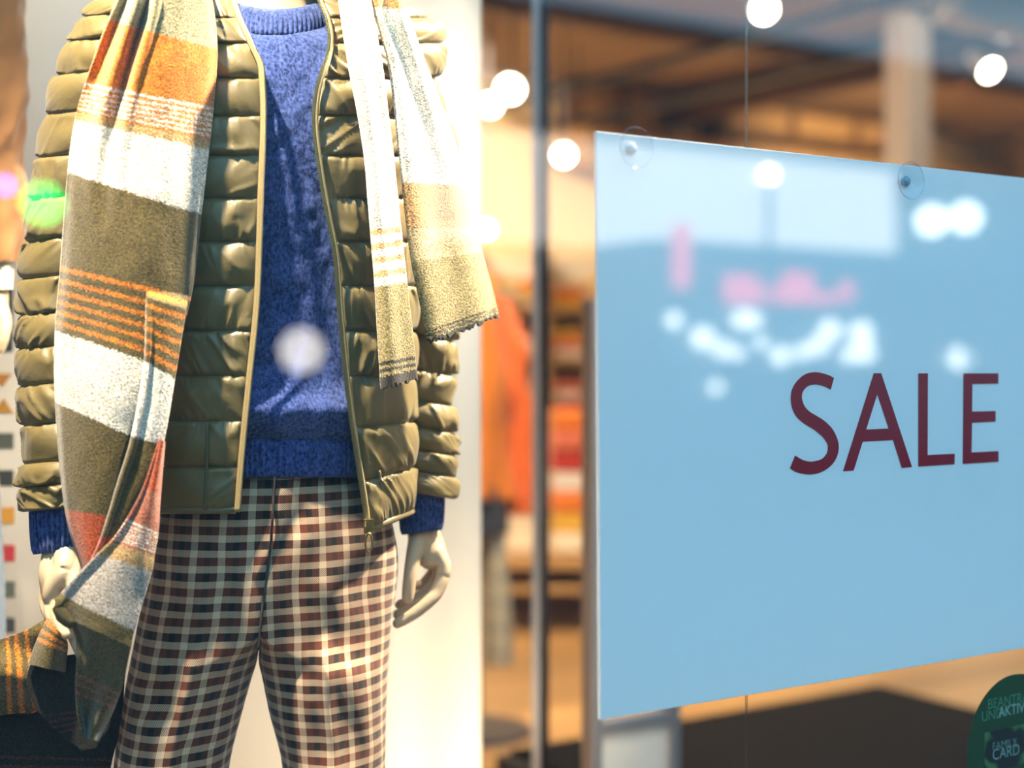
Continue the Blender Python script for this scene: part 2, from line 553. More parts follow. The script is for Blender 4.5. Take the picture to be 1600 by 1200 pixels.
M['white_metal'] = plain('white_lacquer', (0.70, 0.66, 0.58), 0.4, var=0.05)
M['asphalt'] = plain('asphalt', (0.03, 0.03, 0.033), 0.85, var=0.3, scale=40)
M['stone'] = plain('dark_stone', (0.16, 0.15, 0.14), 0.85, var=0.15, scale=1.5)
M['bus_blue'] = plain('dark_bus_paint', (0.02, 0.03, 0.05), 0.5, var=0.05)


def cloth_mat(name, c):
    return plain(name, c, 0.9, var=0.15, scale=60, bump=0.3, sheen=0.2)


# ------------------------------------------------------------------ the shop shell
def structure(o):
    o['kind'] = 'structure'
    return o


SL, SR, QB, CEIL = -2.6, 11.5, 9.2, 3.7
structure(MB().box(SL-.2, SR+.2, QG-0.9, QB+.2, FLOOR-0.3, FLOOR-0.02).build('floor', M['floor_wood']))
fl = bpy.data.objects['floor']
# floor boards laid along the shop front, those near enough to be told apart
random.seed(4)
plank_mats = [wood('oak_plank', tuple(x*k for x in (0.30, 0.165, 0.055)), tuple(x*k for x in (0.46, 0.27, 0.10)), 0.42) for k in (0.85, 1.0, 1.15)]
qq = 1.25
row = 0
while qq < QB - 0.05:
    q1 = min(qq + 0.19, QB)
    s = SL - random.random()*1.5
    while s < SR:
        s1 = s + 2.2
        a, b = max(s, SL), min(s1, SR)
        if b - a > 0.05:
            MB().box(a+.002, b-.002, qq+.0015, q1-.0015, FLOOR-0.02, FLOOR).build('plank', random.choice(plank_mats), fl)
        s = s1
    qq = q1
    row += 1
structure(MB().box(SL-.2, SR+.2, QG+0.0, QB+.2, CEIL, CEIL+.2).build('ceiling', M['ceiling']))
structure(MB().box(SL-.2, SR+.2, QB, QB+.2, FLOOR-.3, CEIL).build('wall_back', M['wall_warm']))
structure(MB().box(SL-.2, SL, QG+.06, QB, FLOOR-.3, CEIL).build('wall_left', M['wall_warm']))
structure(MB().box(SR, SR+.2, QG+.06, QB, FLOOR-.3, CEIL).build('wall_right', M['wall_warm']))
structure(MB().box(SL-.2, SR+.2, QG-0.25, QG+0.12, 3.2, CEIL+.6).build('wall_front', M['stone']))
structure(MB().box(SL-.2, SR+.2, QG-0.02, QG+0.06, FLOOR-0.02, FLOOR+.08).build('trim_1', M['dark_steel']))
# the pane of the shop window, and the clear edge of a glass fin behind it
structure(MB().box(SL, SR, QG-0.010, QG, FLOOR+.08, 3.2).build('window_1', M['glass']))
pj = onq(1165, 600, Q0 + .05)
sj = float(pj @ D)
structure(MB().box(sj-.0012, sj+.0012, Q0+.0476, Q0+.05, FLOOR, CEIL).build('trim_2', M['joint']))

# ------------------------------------------------------------------ sale sign
sgn = empty('sale_sign', None, 'large white acrylic sign with dark red SALE lettering hung inside the shop window', 'sign')


def sgp(s, z, off):
    return tuple(P0 + D*s + N*off + np.array([0, 0, z]))


def sign_sz(u, v):
    xr = (u-800)/F
    s = 1.45*(xr-.0594)/(.8387-.5446*xr)
    Y = P0[1] + D[1]*s
    return s, CAMZ - (v-HOR)/F*Y


ZT, ZB = 1.735, 1.1335
bm = MB()
cup_sz = [sign_sz(1411, 284), sign_sz(983, 233)]
board = MB().hexa([sgp(0.005, ZB, 0), sgp(0.905, ZB, 0), sgp(0.905, ZB, .005), sgp(0.005, ZB, .005), sgp(0, ZT, 0), sgp(0.90, ZT, 0), sgp(0.90, ZT, .005), sgp(0, ZT, .005)]).build('board', M['acrylic'], sgn, bevel=0.0008)
zz = lambda pts: [sign_sz(1200+a/4.0, 560+b/4.0) for a, b in pts]
A_ = [(410,122),(370,102),(300,86),(235,97),(183,138),(150,192),(141,250),(150,310),(178,365),(230,410),(290,447),(340,490),(368,530),(373,560),(365,595),(335,628),(290,642),(255,644),(215,634),(168,607)]
B_ = [(136,686),(170,708),(220,721),(265,724),(320,714),(370,688),(410,648),(433,600),(440,550),(430,500),(400,440),(350,390),(300,358),(255,330),(225,295),(210,250),(215,210),(240,178),(270,165),(305,163),(350,174),(390,194)]
s_out = [tuple(p) for p in catmull(A_, 80)] + [tuple(p) for p in catmull(B_, 80)]
LET = {'S': (s_out, []),
       'A': ([(660,92),(705,92),(898,678),(835,684),(780,510),(590,519),(533,700),(468,704)], [[(681,222),(753,438),(611,444)]]),
       'L': ([(938,93),(997,93),(995,604),(1165,595),(1163,661),(938,676)], []),
       'E': ([(1220,93),(1437,93),(1437,158),(1275,160),(1273,332),(1420,328),(1420,395),(1273,402),(1270,587),(1438,579),(1438,646),(1216,660)], [])}
for k, (o_, h_) in LET.items():
    poly_plate('letter', [(zz(o_), [zz(h) for h in h_])], lambda a, b, t: sgp(a, b, -0.0003 - t), 0.0004, M['red_vinyl'], board)

for (cs, cz), rr, lab in ((cup_sz[0], 0.0225, 'clear suction cup holding the top middle of the white sale sign'), (cup_sz[1], 0.0215, 'small clear suction cup near the top corner of the white sale sign')):
    cup = empty('suction_cup', None, lab, 'suction cup')
    # dished disc pressed to the glass, with its neck and knob
    prof = [(rr, -0.0128), (rr*.97, -0.0112), (rr*.8, -0.0100), (rr*.55, -0.0082), (rr*.3, -0.0066), (rr*.26, -0.0030), (rr*.2, -0.0012), (0.0002, -0.0008)]
    n = 40
    P = np.zeros((len(prof), n, 3))
    for i, (r, off) in enumerate(prof):
        for j in range(n):
            a = 2*math.pi*j/n
            P[i, j] = sgp(cs + r*math.cos(a), cz + r*math.sin(a), off)
    link('disc', grid_mesh('disc', P, wrap=True), M['cup'], cup)
    ring = MB()
    ring.tube([sgp(cs + rr*math.cos(a), cz + rr*math.sin(a), -0.0126) for a in np.linspace(0, 2*math.pi, 41)], 0.0007, 8, cap=False)
    ring.build('rim', M['cup'], cup, smooth=True)
    k = MB(); k.tube([sgp(cs, cz, -0.0070), sgp(cs, cz, -0.0052), sgp(cs, cz, -0.0008)], [rr*.22, rr*.28, rr*.22], 20)
    k.build('knob', plain('blue_grey_plastic', (0.16, 0.28, 0.36) if 'middle' in lab else (0.5, 0.56, 0.6), 0.15, coat=0.5), cup, smooth=True)

# ------------------------------------------------------------------ green card sticker on the glass
stk = empty('round_sticker', None, 'round dark green loyalty card sticker on the glass below the sale sign', 'sticker')
cs, cz = sign_sz(1571, 1161)
RS = 0.0895


def stp(a, b, t):
    return tuple(P0 + D*(cs+a) + N*(-0.0132 - t) + np.array([0, 0, cz+b]))


poly_plate('disc', [([(RS*math.cos(t), RS*math.sin(t)) for t in np.linspace(0, 2*math.pi, 73)[:-1]], [])], stp, 0.0003, M['green_vinyl'], stk)


def text(name, body, a, b, size, mat, parent, off=0.0, squeeze=1.0):
    """flat lettering, left end of the baseline at (a, b) on the sticker"""
    cu = bpy.data.curves.new(name, 'FONT')
    cu.body = body
    cu.size = size
    cu.extrude = 0.00012
    cu.offset = off
    cu.fill_mode = 'BOTH'
    o = bpy.data.objects.new(name, cu)
    COL.objects.link(o)
    bpy.context.view_layer.update()
    me = bpy.data.meshes.new_from_object(o.evaluated_get(bpy.context.evaluated_depsgraph_get()))
    bpy.data.objects.remove(o)
    for v in me.vertices:
        v.co = Vector(stp(a + v.co.x*squeeze, b + v.co.y, 0.0006 + v.co.z))
    r = link(name, me, mat, parent)
    return r


def stk_ab(u, v):
    s, z = sign_sz(u, v)
    return s-cs, z-cz


a, b = stk_ab(1528.5, 1105)
text('lettering', 'BEANTRAGEN', a, b, 0.0180, M['mint'], stk, -0.0002)
a, b = stk_ab(1519, 1124)
text('lettering', 'UND', a, b, 0.0180, M['mint'], stk, -0.0002)
a, b = stk_ab(1546, 1117)
text('lettering', 'AKTIVIEREN', a, b, 0.0180, M['pale_print'], stk, 0.0001)


def card_print():
    m, nt, out = newmat('pepper_print')
    tc = nd(nt, 'ShaderNodeTexCoord')
    mp = nd(nt, 'ShaderNodeMapping', inp={0: tc.outputs['Object'], 'Rotation': (0.4, 0.3, 0.8)})
    wv = nd(nt, 'ShaderNodeTexWave', inp={'Vector': mp.outputs[0], 'Scale': 9.0, 'Distortion': 9.0, 'Detail': 1.5, 'Detail Scale': 2.5})
    r = nd(nt, 'ShaderNodeValToRGB', inp={0: wv.outputs[1]})
    r.color_ramp.elements[0].position = 0.35; r.color_ramp.elements[0].color = (0.006, 0.012, 0.012, 1)
    r.color_ramp.elements[1].position = 0.95; r.color_ramp.elements[1].color = (0.06, 0.17, 0.05, 1)
    b = nd(nt, 'ShaderNodeBsdfPrincipled', inp={'Base Color': r.outputs[0], 'Roughness': 0.4})
    nt.links.new(b.outputs[0], out.inputs[0])
    return m


a0, b0 = stk_ab(1524, 1141)
a1 = a0 + 0.092
crd = poly_plate('card_picture', [([(a0, b0), (a1, b0), (a1, b0-.042), (a1-.006, b0-.05), (a0, b0-.05)], [])], lambda a, b, t: stp(a, b, 0.0005+t), 0.0002, card_print(), stk)
a, b = stk_ab(1536, 1169)
text('card_lettering', 'FAMILY', a, b, 0.0145, M['pale_print'], stk, -0.0003)
a, b = stk_ab(1536, 1184)
text('card_lettering', 'CARD', a, b, 0.0195, M['pale_print'], stk, -0.0002)

# ------------------------------------------------------------------ backdrop panel with printed swatches
QP = 2.20
pan = empty('display_screen', None, 'tall cream backdrop screen standing behind the dressed mannequin', 'screen')
sL = float(onq(-46, 0, QP) @ D)
sR = float(onq(752, 0, QP) @ D)
ss = np.linspace(sL, sR, 120)
P = np.zeros((2, 120, 3))
for j, s in enumerate(ss):
    e = (s - sR)
    wv = 0.010*math.sin(e*38)*math.exp(-((e+.12)/.16)**2) if e > -0.6 else 0
    P[0, j] = SQ(s, QP + wv, FLOOR)
    P[1, j] = SQ(s, QP + wv, 3.3)
me = grid_mesh('board', P)
bo = link('board', me, M['panel'], pan)
so = bo.modifiers.new('thickness', 'SOLIDIFY'); so.thickness = 0.03; so.offset = -1


def swatch(pts, mat):
    c = [onq(u, v, QP) for u, v in pts]
    poly_plate('swatch', [([(float(p @ D), float(p[2])) for p in c], [])], lambda a, b, t: SQ(a, QP - 0.0005 - t, b), 0.001, mat, pan)


def sw_rect(x0, x1, y0, y1, mat):
    swatch([(x0, y0), (x1, y0), (x1, y1), (x0, y1)], mat)


sw_rect(-42, 20, 440, 549, M['print_navy'])
swatch([(-11, 584), (19, 584), (4, 604)], M['print_brown'])
swatch([(-11, 645), (21, 645), (6, 623)], M['print_ochre'])
sw_rect(-22, 21, 677, 701, M['print_green'])
sw_rect(-22, 21, 735, 759, M['print_black'])
sw_rect(-22, 22, 793, 818, M['print_ochre'])
sw_rect(-22, 23, 852, 877, M['print_red'])
sw_rect(-22, 23, 909, 933, M['print_green'])
sw_rect(-22, 23, 966, 988, M['print_black'])


# ------------------------------------------------------------------ the dressed mannequin
def base(u):
    return 1.75 + 0.000252*(np.asarray(u, float) - 450)


def tube_rows(cx, rx, depth, rad, vrows, nang, disp=None, ang0=0.0):
    """closed tube: per row v, centre column cx, pixel radius rx, centre depth, depth radius rad"""
    th = np.linspace(0, 2*np.pi, nang, endpoint=False) + ang0
    V = vrows[:, None] + 0*th[None]
    U = cx[:, None] + rx[:, None]*np.sin(th)[None]
    Yv = depth[:, None] - rad[:, None]*np.cos(th)[None]
    if disp is not None:
        U = U + disp*np.sin(th)[None]/0.00079
        Yv = Yv - disp*np.cos(th)[None]
    return PX(U, V, Yv), th


def chan_rows(seams, per):
    """rows at fixed steps inside each channel, and (channel index, local position)"""
    v, ch, lt = [], [], []
    for k in range(len(seams)-1):
        t = np.linspace(0, 1, per)
        v += list(seams[k] + (seams[k+1]-seams[k])*t)
        ch += [k]*per
        lt += list(t)
    return np.array(v), np.array(ch), np.array(lt)


def puff(ch, lt, along, H=0.008, amp=0.010, seed=1.0, gather=0.0):
    """height of a quilted baffle: round between its stitch lines, gathered into folds along them"""
    L = lt[:, None]; C = ch[:, None]
    edge = np.abs(2*L-1)
    prof = np.power(np.clip(np.sin(np.pi*np.power(L, 0.92)), 0, 1), 0.5)
    slant = (noise(along*7, C*3.7, seed+5)-.5)*4.0
    f1 = noise(along*62 + slant*(L-.5)*3 + C*17.3, L*1.1 + C*5.1, seed)
    f2 = noise(along*135 + slant*(L-.5)*4 + C*11.3, L*1.7 + C*2.1, seed+2)
    ridge = (1-np.abs(2*f1-1))**2 - .35
    ridge2 = (1-np.abs(2*f2-1)) - .5
    where = np.clip(noise(along*16 + C*4.1, L*1.2 + C*9.3, seed+11)*2.2-.55, 0.12, 1)
    lump = noise(along*24 + C*7.7, L*1.2 + C*3.3, seed+9) - .5
    w = np.clip(prof*1.8, 0, 1)
    where = where + gather
    return H*prof*(1 + 0.5*lump) + w*where*(amp*.62*ridge*(0.35+0.65*edge) + amp*0.34*ridge2*edge**1.5) + w*0.004*lump*(1-edge**2)


# -- jacket body
SEAM = [-72, -40, -8, 28, 67, 122, 181, 243, 310, 378, 447, 517, 587, 658, 730, 797]
V_A = [-80, -45, -20, 0, 25, 60, 120, 250, 450, 600, 700, 800]
A_W = [112, 118, 150, 190, 232, 256, 246, 226, 214, 212, 214, 212]
B_D = [.075, .08, .088, .095, .108, .120, .132, .138, .134, .132, .130, .126]


def zipL(v): return interp(v, [-80, -20, 0, 35, 70, 110, 180, 300, 450, 600, 700, 800], [338, 352, 361, 374, 390, 406, 409, 405, 400, 386, 376, 368])
def zipR(v): return interp(v, [-80, -20, 0, 30, 60, 85, 110, 150, 185, 260, 330, 400, 500, 600, 700, 800, 825], [492, 497, 503, 515, 520, 517, 508, 498, 495, 503, 515, 528, 536, 546, 560, 575, 578])


def jac_front(u, v):
    """depth of the jacket's unpuffed front at a pixel"""
    A = interp(v, V_A, A_W); B = interp(v, V_A, B_D)
    c = np.sqrt(np.clip(1 - ((u-432)/A)**2, 0.02, 1))
    return base(u) - B*c**0.8


jac = empty('puffer_jacket', None, 'open olive green quilted puffer jacket on the mannequin in the window', 'jacket')
PER = 18
rows, ch, lt = chan_rows(SEAM, PER)
UC = 432.0
A = interp(rows, V_A, A_W); B = interp(rows, V_A, B_D)
# slight drop of the quilting lines towards the sides
thL = np.arcsin(np.clip((zipL(rows)-UC)/A, -.98, .98))
thR = np.arcsin(np.clip((zipR(rows)-UC)/A, -.98, .98))
LIM = math.radians(105)


def jac_panel(t0, t1, ns, seed, Hs=1.0, inset=0.0):
    k = np.linspace(0, 1, ns)[None]
    TH = t0[:, None]*(1-k) + t1[:, None]*k
    along = np.cumsum(np.abs(np.diff(TH, axis=1, prepend=TH[:, :1])), axis=1)*0.17 + seed*3
    dz = along - along[:, :1] if t0 is thL else along[:, -1:] - along
    g = 1.1*np.exp(-(dz/.035)**2) if (t0 is thL or t1 is thR) else 0.0
    h = puff(ch, lt, along, seed=seed, gather=g)*Hs
    # the panel thins to its edge by the zip
    Cc = np.cos(TH); Sn = np.sin(TH)
    U = UC + A[:, None]*Sn
    Yb = base(U) - B[:, None]*np.sign(Cc)*np.abs(Cc)**0.8
    U = U + (h-inset)*Sn/0.00079
    Yb = Yb - (h-inset)*Cc
    V = rows[:, None] + 0*U
    if t1 is thR:
        V = V + np.clip((rows-600)/200, 0, 1)[:, None]*30*np.clip(1-(U-578)/70, -.2, 1)
    return PX(U, V, Yb)


def zip_taper(ns, at_start):
    k = np.linspace(0, 1, ns)[None]
    if not at_start: k = 1-k
    return np.clip(k/0.10, 0.0, 1)**0.5


def baffles(P, parent, nm='baffle', flip=False, wrap=False):
    n = P.shape[0]//PER
    for c in range(n):
        link(nm, grid_mesh(nm, P[c*PER:(c+1)*PER], flip=flip, wrap=wrap), M['nylon'], parent)


NF, NB = 170, 60
full = np.full_like(rows, 1.0)
PL = jac_panel(thL, -LIM*full, NF, 1.0, zip_taper(NF, True))
PR = jac_panel(LIM*full, thR, NF, 2.0, zip_taper(NF, False))
PB = jac_panel(-LIM*full, -(2*math.pi-LIM)*full, NB, 3.0)
for P, t0, t1, ns, nm, lab in ((PL, thL, -LIM*full, NF, 'front_panel', None), (PR, LIM*full, thR, NF, 'front_panel', None), (PB, -LIM*full, -(2*math.pi-LIM)*full, NB, 'back_panel', None)):
    Pl = jac_panel(t0, t1, ns, 1.0, 0.0, 0.004)[::6, ::4]
    pn = link(nm, grid_mesh('lining', Pl), M['lining'], jac)
    baffles(P, pn, flip=True)
    hm = MB()
    hm.tube([tuple(p) for p in P[-1, ::5]], 0.0045, 8)
    hm.build('hem_band', M['nylon'], pn, smooth=True)

# zip tapes, teeth, slider
for side, zf, vend in (('l', zipL, 800), ('r', zipR, 826)):
    vv = np.linspace(-78, vend, 150)
    uu = zf(vv) + (2 if side == 'l' else -2)
    yy = jac_front(uu, vv) - 0.010
    pts = PX(uu, vv, yy)
    sgn_ = 1 if side == 'l' else -1
    # flat tape
    W = np.linspace(-1, 1, 7)
    G = np.zeros((150, 7, 3))
    for j, w in enumerate(W):
        G[:, j] = PX(uu + w*3.2, vv, yy + 0.002*w*w)
    t = link('zip_tape', grid_mesh('zip_tape', G), M['tape'], jac)
    sm = t.modifiers.new('thickness', 'SOLIDIFY'); sm.thickness = 0.0022; sm.offset = 0
    tb = MB()
    tb.tube([tuple(p) for p in PX(uu + sgn_*3.0, vv, yy-0.0005)], 0.0017, 8)
    tb.build('zip_cord', M['tape'], jac, smooth=True)
    te = MB()
    for k in np.arange(-70, vend-4, 3.6):
        u0 = float(zf(k)) + (6.0 if side == 'l' else -6.0)
        y0 = float(jac_front(u0, k)) - 0.0105
        c = px3(u0, k, y0)
        te.hexa([(c[0]+dx*.0015, c[1]+dy*.001, c[2]+dz*.0009) for dz in (-1, 1) for dx, dy in ((-1, -1), (1, -1), (1, 1), (-1, 1))])
    o = te.build('zip_teeth', M['brass'], jac)
    o['kind'] = 'stuff'
c = np.array(px3(576, 822, float(jac_front(576, 800)) - 0.016))
sl = MB()
sl.hexa([(c[0]+dx*.0055, c[1]+dy*.0035, c[2]+dz*.0085) for dz in (-1, 1) for dx, dy in ((-1, -1), (1, -1), (1, 1), (-1, 1))])
sl.tube([(c[0]-.003, c[1]-.006, c[2]+.006), (c[0]-.003, c[1]-.008, c[2]), (c[0]-.003, c[1]-.006, c[2]-.006)], .0012, 8)
slo = sl.build('zip_slider', M['brass'], jac, bevel=0.001)
pl_ = MB()
pts = [(c[0]+.004*math.cos(a)+.001, c[1]-.006, c[2]-.019+.011*math.sin(a)) for a in np.linspace(0, 2*math.pi, 21)]
pl_.tube(pts, 0.0013, 8, cap=False)
pl_.build('zip_pull', M['brass'], slo, smooth=True)
# slanted pocket slit with its piping on the wearer's left front
pk = MB()
pv = np.linspace(735, 812, 20)
pu = interp(pv, [735, 775, 812], [592, 597, 601])
pk.tube([tuple(p) for p in PX(pu, pv, jac_front(pu, pv) - 0.0085)], 0.0022, 8)
pk.build('pocket_piping', M['nylon'], jac, smooth=True)


sv_ = MB()
pv = np.linspace(662, 796, 30); pu = interp(pv, [662, 730, 796], [324, 323, 320])
sv_.tube([tuple(p) for p in PX(pu, pv, jac_front(pu, pv) - 0.0072)], 0.0016, 6)
sv_.build('pocket_seam', M['lining'], jac, smooth=True)


# -- sleeves
def sleeve(seams, vs_, outer, rad_px, side, dep, name_seed, tilt):
    rows, ch, lt = chan_rows(seams, PER)
    r = interp(rows, vs_, rad_px)
    cx = interp(rows, vs_, outer) + (r if side < 0 else -r)
    d = base(cx) + interp(rows, vs_, dep)
    nang = 120
    th = np.linspace(0, 2*np.pi, nang, endpoint=False)
    along = (th[None]*0.055 + 0*rows[:, None]) + name_seed*2.3
    # make the gathers close up around the arm
    al = np.abs(((th + np.pi) % (2*np.pi)) - np.pi)[None]*0.055 + name_seed*2.3 + 0*rows[:, None]
    h = puff(ch, lt, al, H=0.0075, amp=0.014, seed=name_seed)
    U = cx[:, None] + r[:, None]*0.90*np.sin(th)[None] + h*np.sin(th)[None]/0.00079
    Yv = d[:, None] - (r[:, None]*0.00079*0.95 + h)*np.cos(th)[None]
    V = rows[:, None] + tilt*(U - cx[:, None])
    P = PX(U, V, Yv)
    rl = r*0.8
    Pl, _ = tube_rows(cx[::6], rl[::6], d[::6], rl[::6]*0.00079*.95, rows[::6], 32)
    sv = link('sleeve', grid_mesh('sleeve_lining', Pl, wrap=True), M['lining'], jac)
    for c in range(len(seams)-1):
        link('baffle', grid_mesh('baffle', P[c*PER:(c+1)*PER], wrap=True, flip=True), M['nylon'], sv)
    return cx, r, d


sleeve([-4, 20, 57, 110, 172, 240, 305, 370, 430, 487, 540, 598, 660, 720, 757, 795],
       [-10, 20, 57, 110, 200, 300, 400, 480, 560, 640, 700, 760, 800],
       [150, 128, 104, 84, 62, 44, 31, 27, 24, 31, 34, 29, 30],
       [40, 62, 74, 78, 74, 71, 68, 65, 63, 60, 58, 59, 58],
       -1, [.0, .0, 0, 0, .005, .01, .01, .005, -.005, -.015, -.02, -.025, -.03], 4.0, -0.10)
sleeve([28, 60, 115, 175, 235, 295, 355, 415, 470, 525, 578, 626, 668, 704, 738, 773],
       [20, 60, 115, 175, 240, 300, 400, 500, 600, 700, 780],
       [612, 640, 673, 699, 716, 724, 722, 712, 709, 713, 714],
       [36, 52, 60, 60, 58, 57, 54, 53, 53, 52, 49],
       1, [.0, .01, .015, .02, .03, .035, .04, .04, .035, .03, .02], 6.0, 0.16)

# -- sweater
swt = empty('wool_sweater', None, 'bright blue woollen crew neck sweater worn under the olive puffer jacket', 'sweater')
vr = np.concatenate([np.linspace(50, 90, 20), np.linspace(93, 690, 150)])
Aw = interp(vr, [50, 58, 75, 120, 400, 690], [87, 120, 175, 200, 188, 186])
bulge = interp(vr, [50, 60, 80, 130, 220, 330, 450, 560, 610, 642, 668, 690], [.084, .092, .099, .112, .118, .112, .101, .098, .108, .122, .112, .096])
thn = 200
k = np.linspace(0, 2*np.pi, thn, endpoint=False)
U = 435 + Aw[:, None]*np.sin(k)[None]
h = (noise(U*.03, vr[:, None]*.03, 3)-.5)*.006 + (noise(U*.09, vr[:, None]*.05, 8)-.5)*.003
Yv = base(U) - (bulge[:, None] + h)*np.sign(np.cos(k))*np.abs(np.cos(k))**.85
VV = vr[:, None] - (1-np.cos(k))[None]*26*np.exp(-(vr[:, None]-50)/45)
link('body', grid_mesh('body', PX(U, VV, Yv), wrap=True, flip=True), M['knit'], swt)


def rib_band(name, v0, v1, n, fu, fa, fb, ribs, depth, parent, drop=None, thick=.004):
    vv = np.linspace(v0, v1, n)
    t = np.linspace(0, 1, n)
    k = np.linspace(0, 2*np.pi, 480, endpoint=False)
    prof = np.sin(np.pi*t)**.35*thick
    rb = (np.abs(np.cos(k*ribs/2))**.8 - .5)*depth
    H = prof[:, None] + rb[None]*np.sin(np.pi*t)[:, None]**.3
    U = fu(t)[:, None] + (fa(t)[:, None] + H/.00079)*np.sin(k)[None]
    Yv = base(U) - (fb(t)[:, None] + H)*np.cos(k)[None]
    V = vv[:, None] + (drop(k)[None] if drop else 0) + 0*U
    return link(name, grid_mesh(name, PX(U, V, Yv), wrap=True, flip=True), M['knit'], parent)


one = np.ones_like
rib_band('collar_rib', 14, 57, 16, lambda t: 432+0*t, lambda t: 78 + 10*t, lambda t: .072 + .014*t, 74, .0035, swt, lambda k: -(1-np.cos(k))*26, .006)
rib_band('hem_rib', 686, 746, 16, lambda t: 437+0*t, lambda t: 180-2*t, lambda t: .096 - .002*np.sin(np.pi*t), 130, .003, swt, None, .005)

# cuffs showing below the jacket sleeves
def cuff(u0, v0, u1, v1, ra, rb, dep, ribs):
    n = 14
    t = np.linspace(0, 1, n)
    k = np.linspace(0, 2*np.pi, 240, endpoint=False)
    H = ((np.abs(np.cos(k*ribs/2))-.5)*.0035)[None]*np.sin(np.pi*(.08+.84*t))[:, None]**.4 + np.sin(np.pi*t)[:, None]**.3*.003
    cu_ = u0 + (u1-u0)*t
    rp = ra + (rb-ra)*t
    U = cu_[:, None] + (rp[:, None] + H/.00079)*np.sin(k)[None]
    Yv = base(cu_)[:, None] + dep - (rp[:, None]*.00075 + H)*np.cos(k)[None]
    V = (v0 + (v1-v0)*t)[:, None] - 0.12*(U - cu_[:, None])
    link('cuff_rib', grid_mesh('cuff_rib', PX(U, V, Yv), wrap=True, flip=True), M['knit'], swt)


cuff(90, 770, 91, 862, 41, 38, -.032, 34)
cuff(659, 745, 659, 832, 31, 30, .02, 30)

# -- trousers
trs = empty('check_trousers', None, 'brown black and cream check wool trousers on the dressed mannequin', 'trousers')
VT = [690, 735, 800, 880, 980, 1080, 1200, 1500, 2040]
LO = [278, 272, 246, 231, 214, 195, 177, 150, 140]
RO = [560, 566, 608, 622, 612, 605, 602, 600, 590]
VI = [690, 750, 840, 950, 1030, 1060, 1110, 1200, 1500, 2040]
LI = [434, 430, 425, 411, 402, 393, 379, 358, 330, 280]
RI = [434, 430, 425, 411, 404, 410, 420, 441, 452, 450]
for side, vo, vi in ((-1, LO, LI), (1, RO, RI)):
    v = np.concatenate([np.linspace(690, 1210, 150), np.linspace(1225, 2040, 40)])
    o = interp(v, VT, vo); i_ = interp(v, VI, vi)
    w = np.clip((v-985)/75, 0, 1); w = w*w*(3-2*w)           # 0: half pelvis, 1: leg
    Bp = interp(v, [690, 735, 775, 860, 960, 1040, 1200, 2040], [.080, .084, .098, .108, .106, .098, .088, .075])
    npt = 200
    s = np.linspace(0, 2, npt, endpoint=False)               # 0..1 outside half, 1..2 inside half
    ph = np.pi*s
    half = (o - i_)/2.0; cen = (o + i_)/2.0
    leg_u = cen[:, None] + half[:, None]*np.sin(ph)[None]
    leg_y = -Bp[:, None]*np.sign(np.cos(ph))*np.abs(np.cos(ph))**.8
    out_half = s <= 1
    D_u = np.where(out_half[None], i_[:, None] + (o-i_)[:, None]*np.sin(ph)[None], i_[:, None] + 0*ph[None])
    D_y = -Bp[:, None]*np.where(out_half, np.sign(np.cos(ph))*np.abs(np.cos(ph))**.85, np.cos(ph))[None]
    U = D_u*(1-w[:, None]) + leg_u*w[:, None]
    dy = D_y*(1-w[:, None]) + leg_y*w[:, None]
    # creases hanging from the crotch, soft drapes
    V = v[:, None] + 0*U
    cr = (noise(U*.018 + V*.004, V*.012, 12)-.5)*.012 + (noise(U*.05 - V*.012, V*.02, 14)-.5)*.005
    cr += -.006*np.exp(-((U - cen[:, None])/14)**2)*np.clip((v-880)/200, 0, 1)[:, None]
    Yv = base(U) + dy + cr*np.abs(np.cos(ph))[None]
    P = PX(U, V, Yv)
    seg = np.linalg.norm(np.diff(P, axis=1, prepend=P[:, :1]), axis=2)
    arc = np.cumsum(seg, axis=1)
    ref = interp(v, [690, 900, 1000, 1080, 1200, 2040], [330, 318, 306, 292, 266, 214] if side < 0 else [505, 510, 512, 515, 522, 522])
    tot = arc[:, -1:] + np.linalg.norm(P[:, :1] - P[:, -1:], axis=2)
    q3 = int(npt*.75)
    arc = np.where(np.arange(npt)[None] >= q3, arc - tot, arc)
    order = list(range(q3, npt)) + list(range(0, npt//4 + 1))
    a0 = np.array([np.interp(side*ref[i], np.maximum.accumulate(side*U[i, order]), arc[i, order]) for i in range(len(v))])
    uvx = side*(arc - a0[:, None]) + ((ref - 417)*.00079)[:, None]*0 + (-0.1135 if side < 0 else 0.074)
    uv = np.stack([uvx + 0.0328*30, P[..., 2] + 1.0], -1)
    link('trouser_leg', grid_mesh('trouser_leg', P, wrap=True, uv=uv, flip=side > 0), M['plaid'], trs)
fv = np.linspace(745, 1015, 40)
fu = interp(fv, VI, LI)
fy = MB(); fy.tube([tuple(p) for p in PX(fu-1, fv, base(fu) - interp(fv, [690, 760, 860, 960, 1040], [.098, .100, .108, .106, .098]) - .002)], .0016, 6)
fy.build('fly_seam', plain('dark_thread', (0.03, 0.022, 0.018), 0.9), trs, smooth=True)

# -- mannequin body: neck, head, hands, feet, base plate
man = empty('mannequin', None, 'ivory male mannequin wearing the olive puffer jacket and check trousers', 'mannequin')


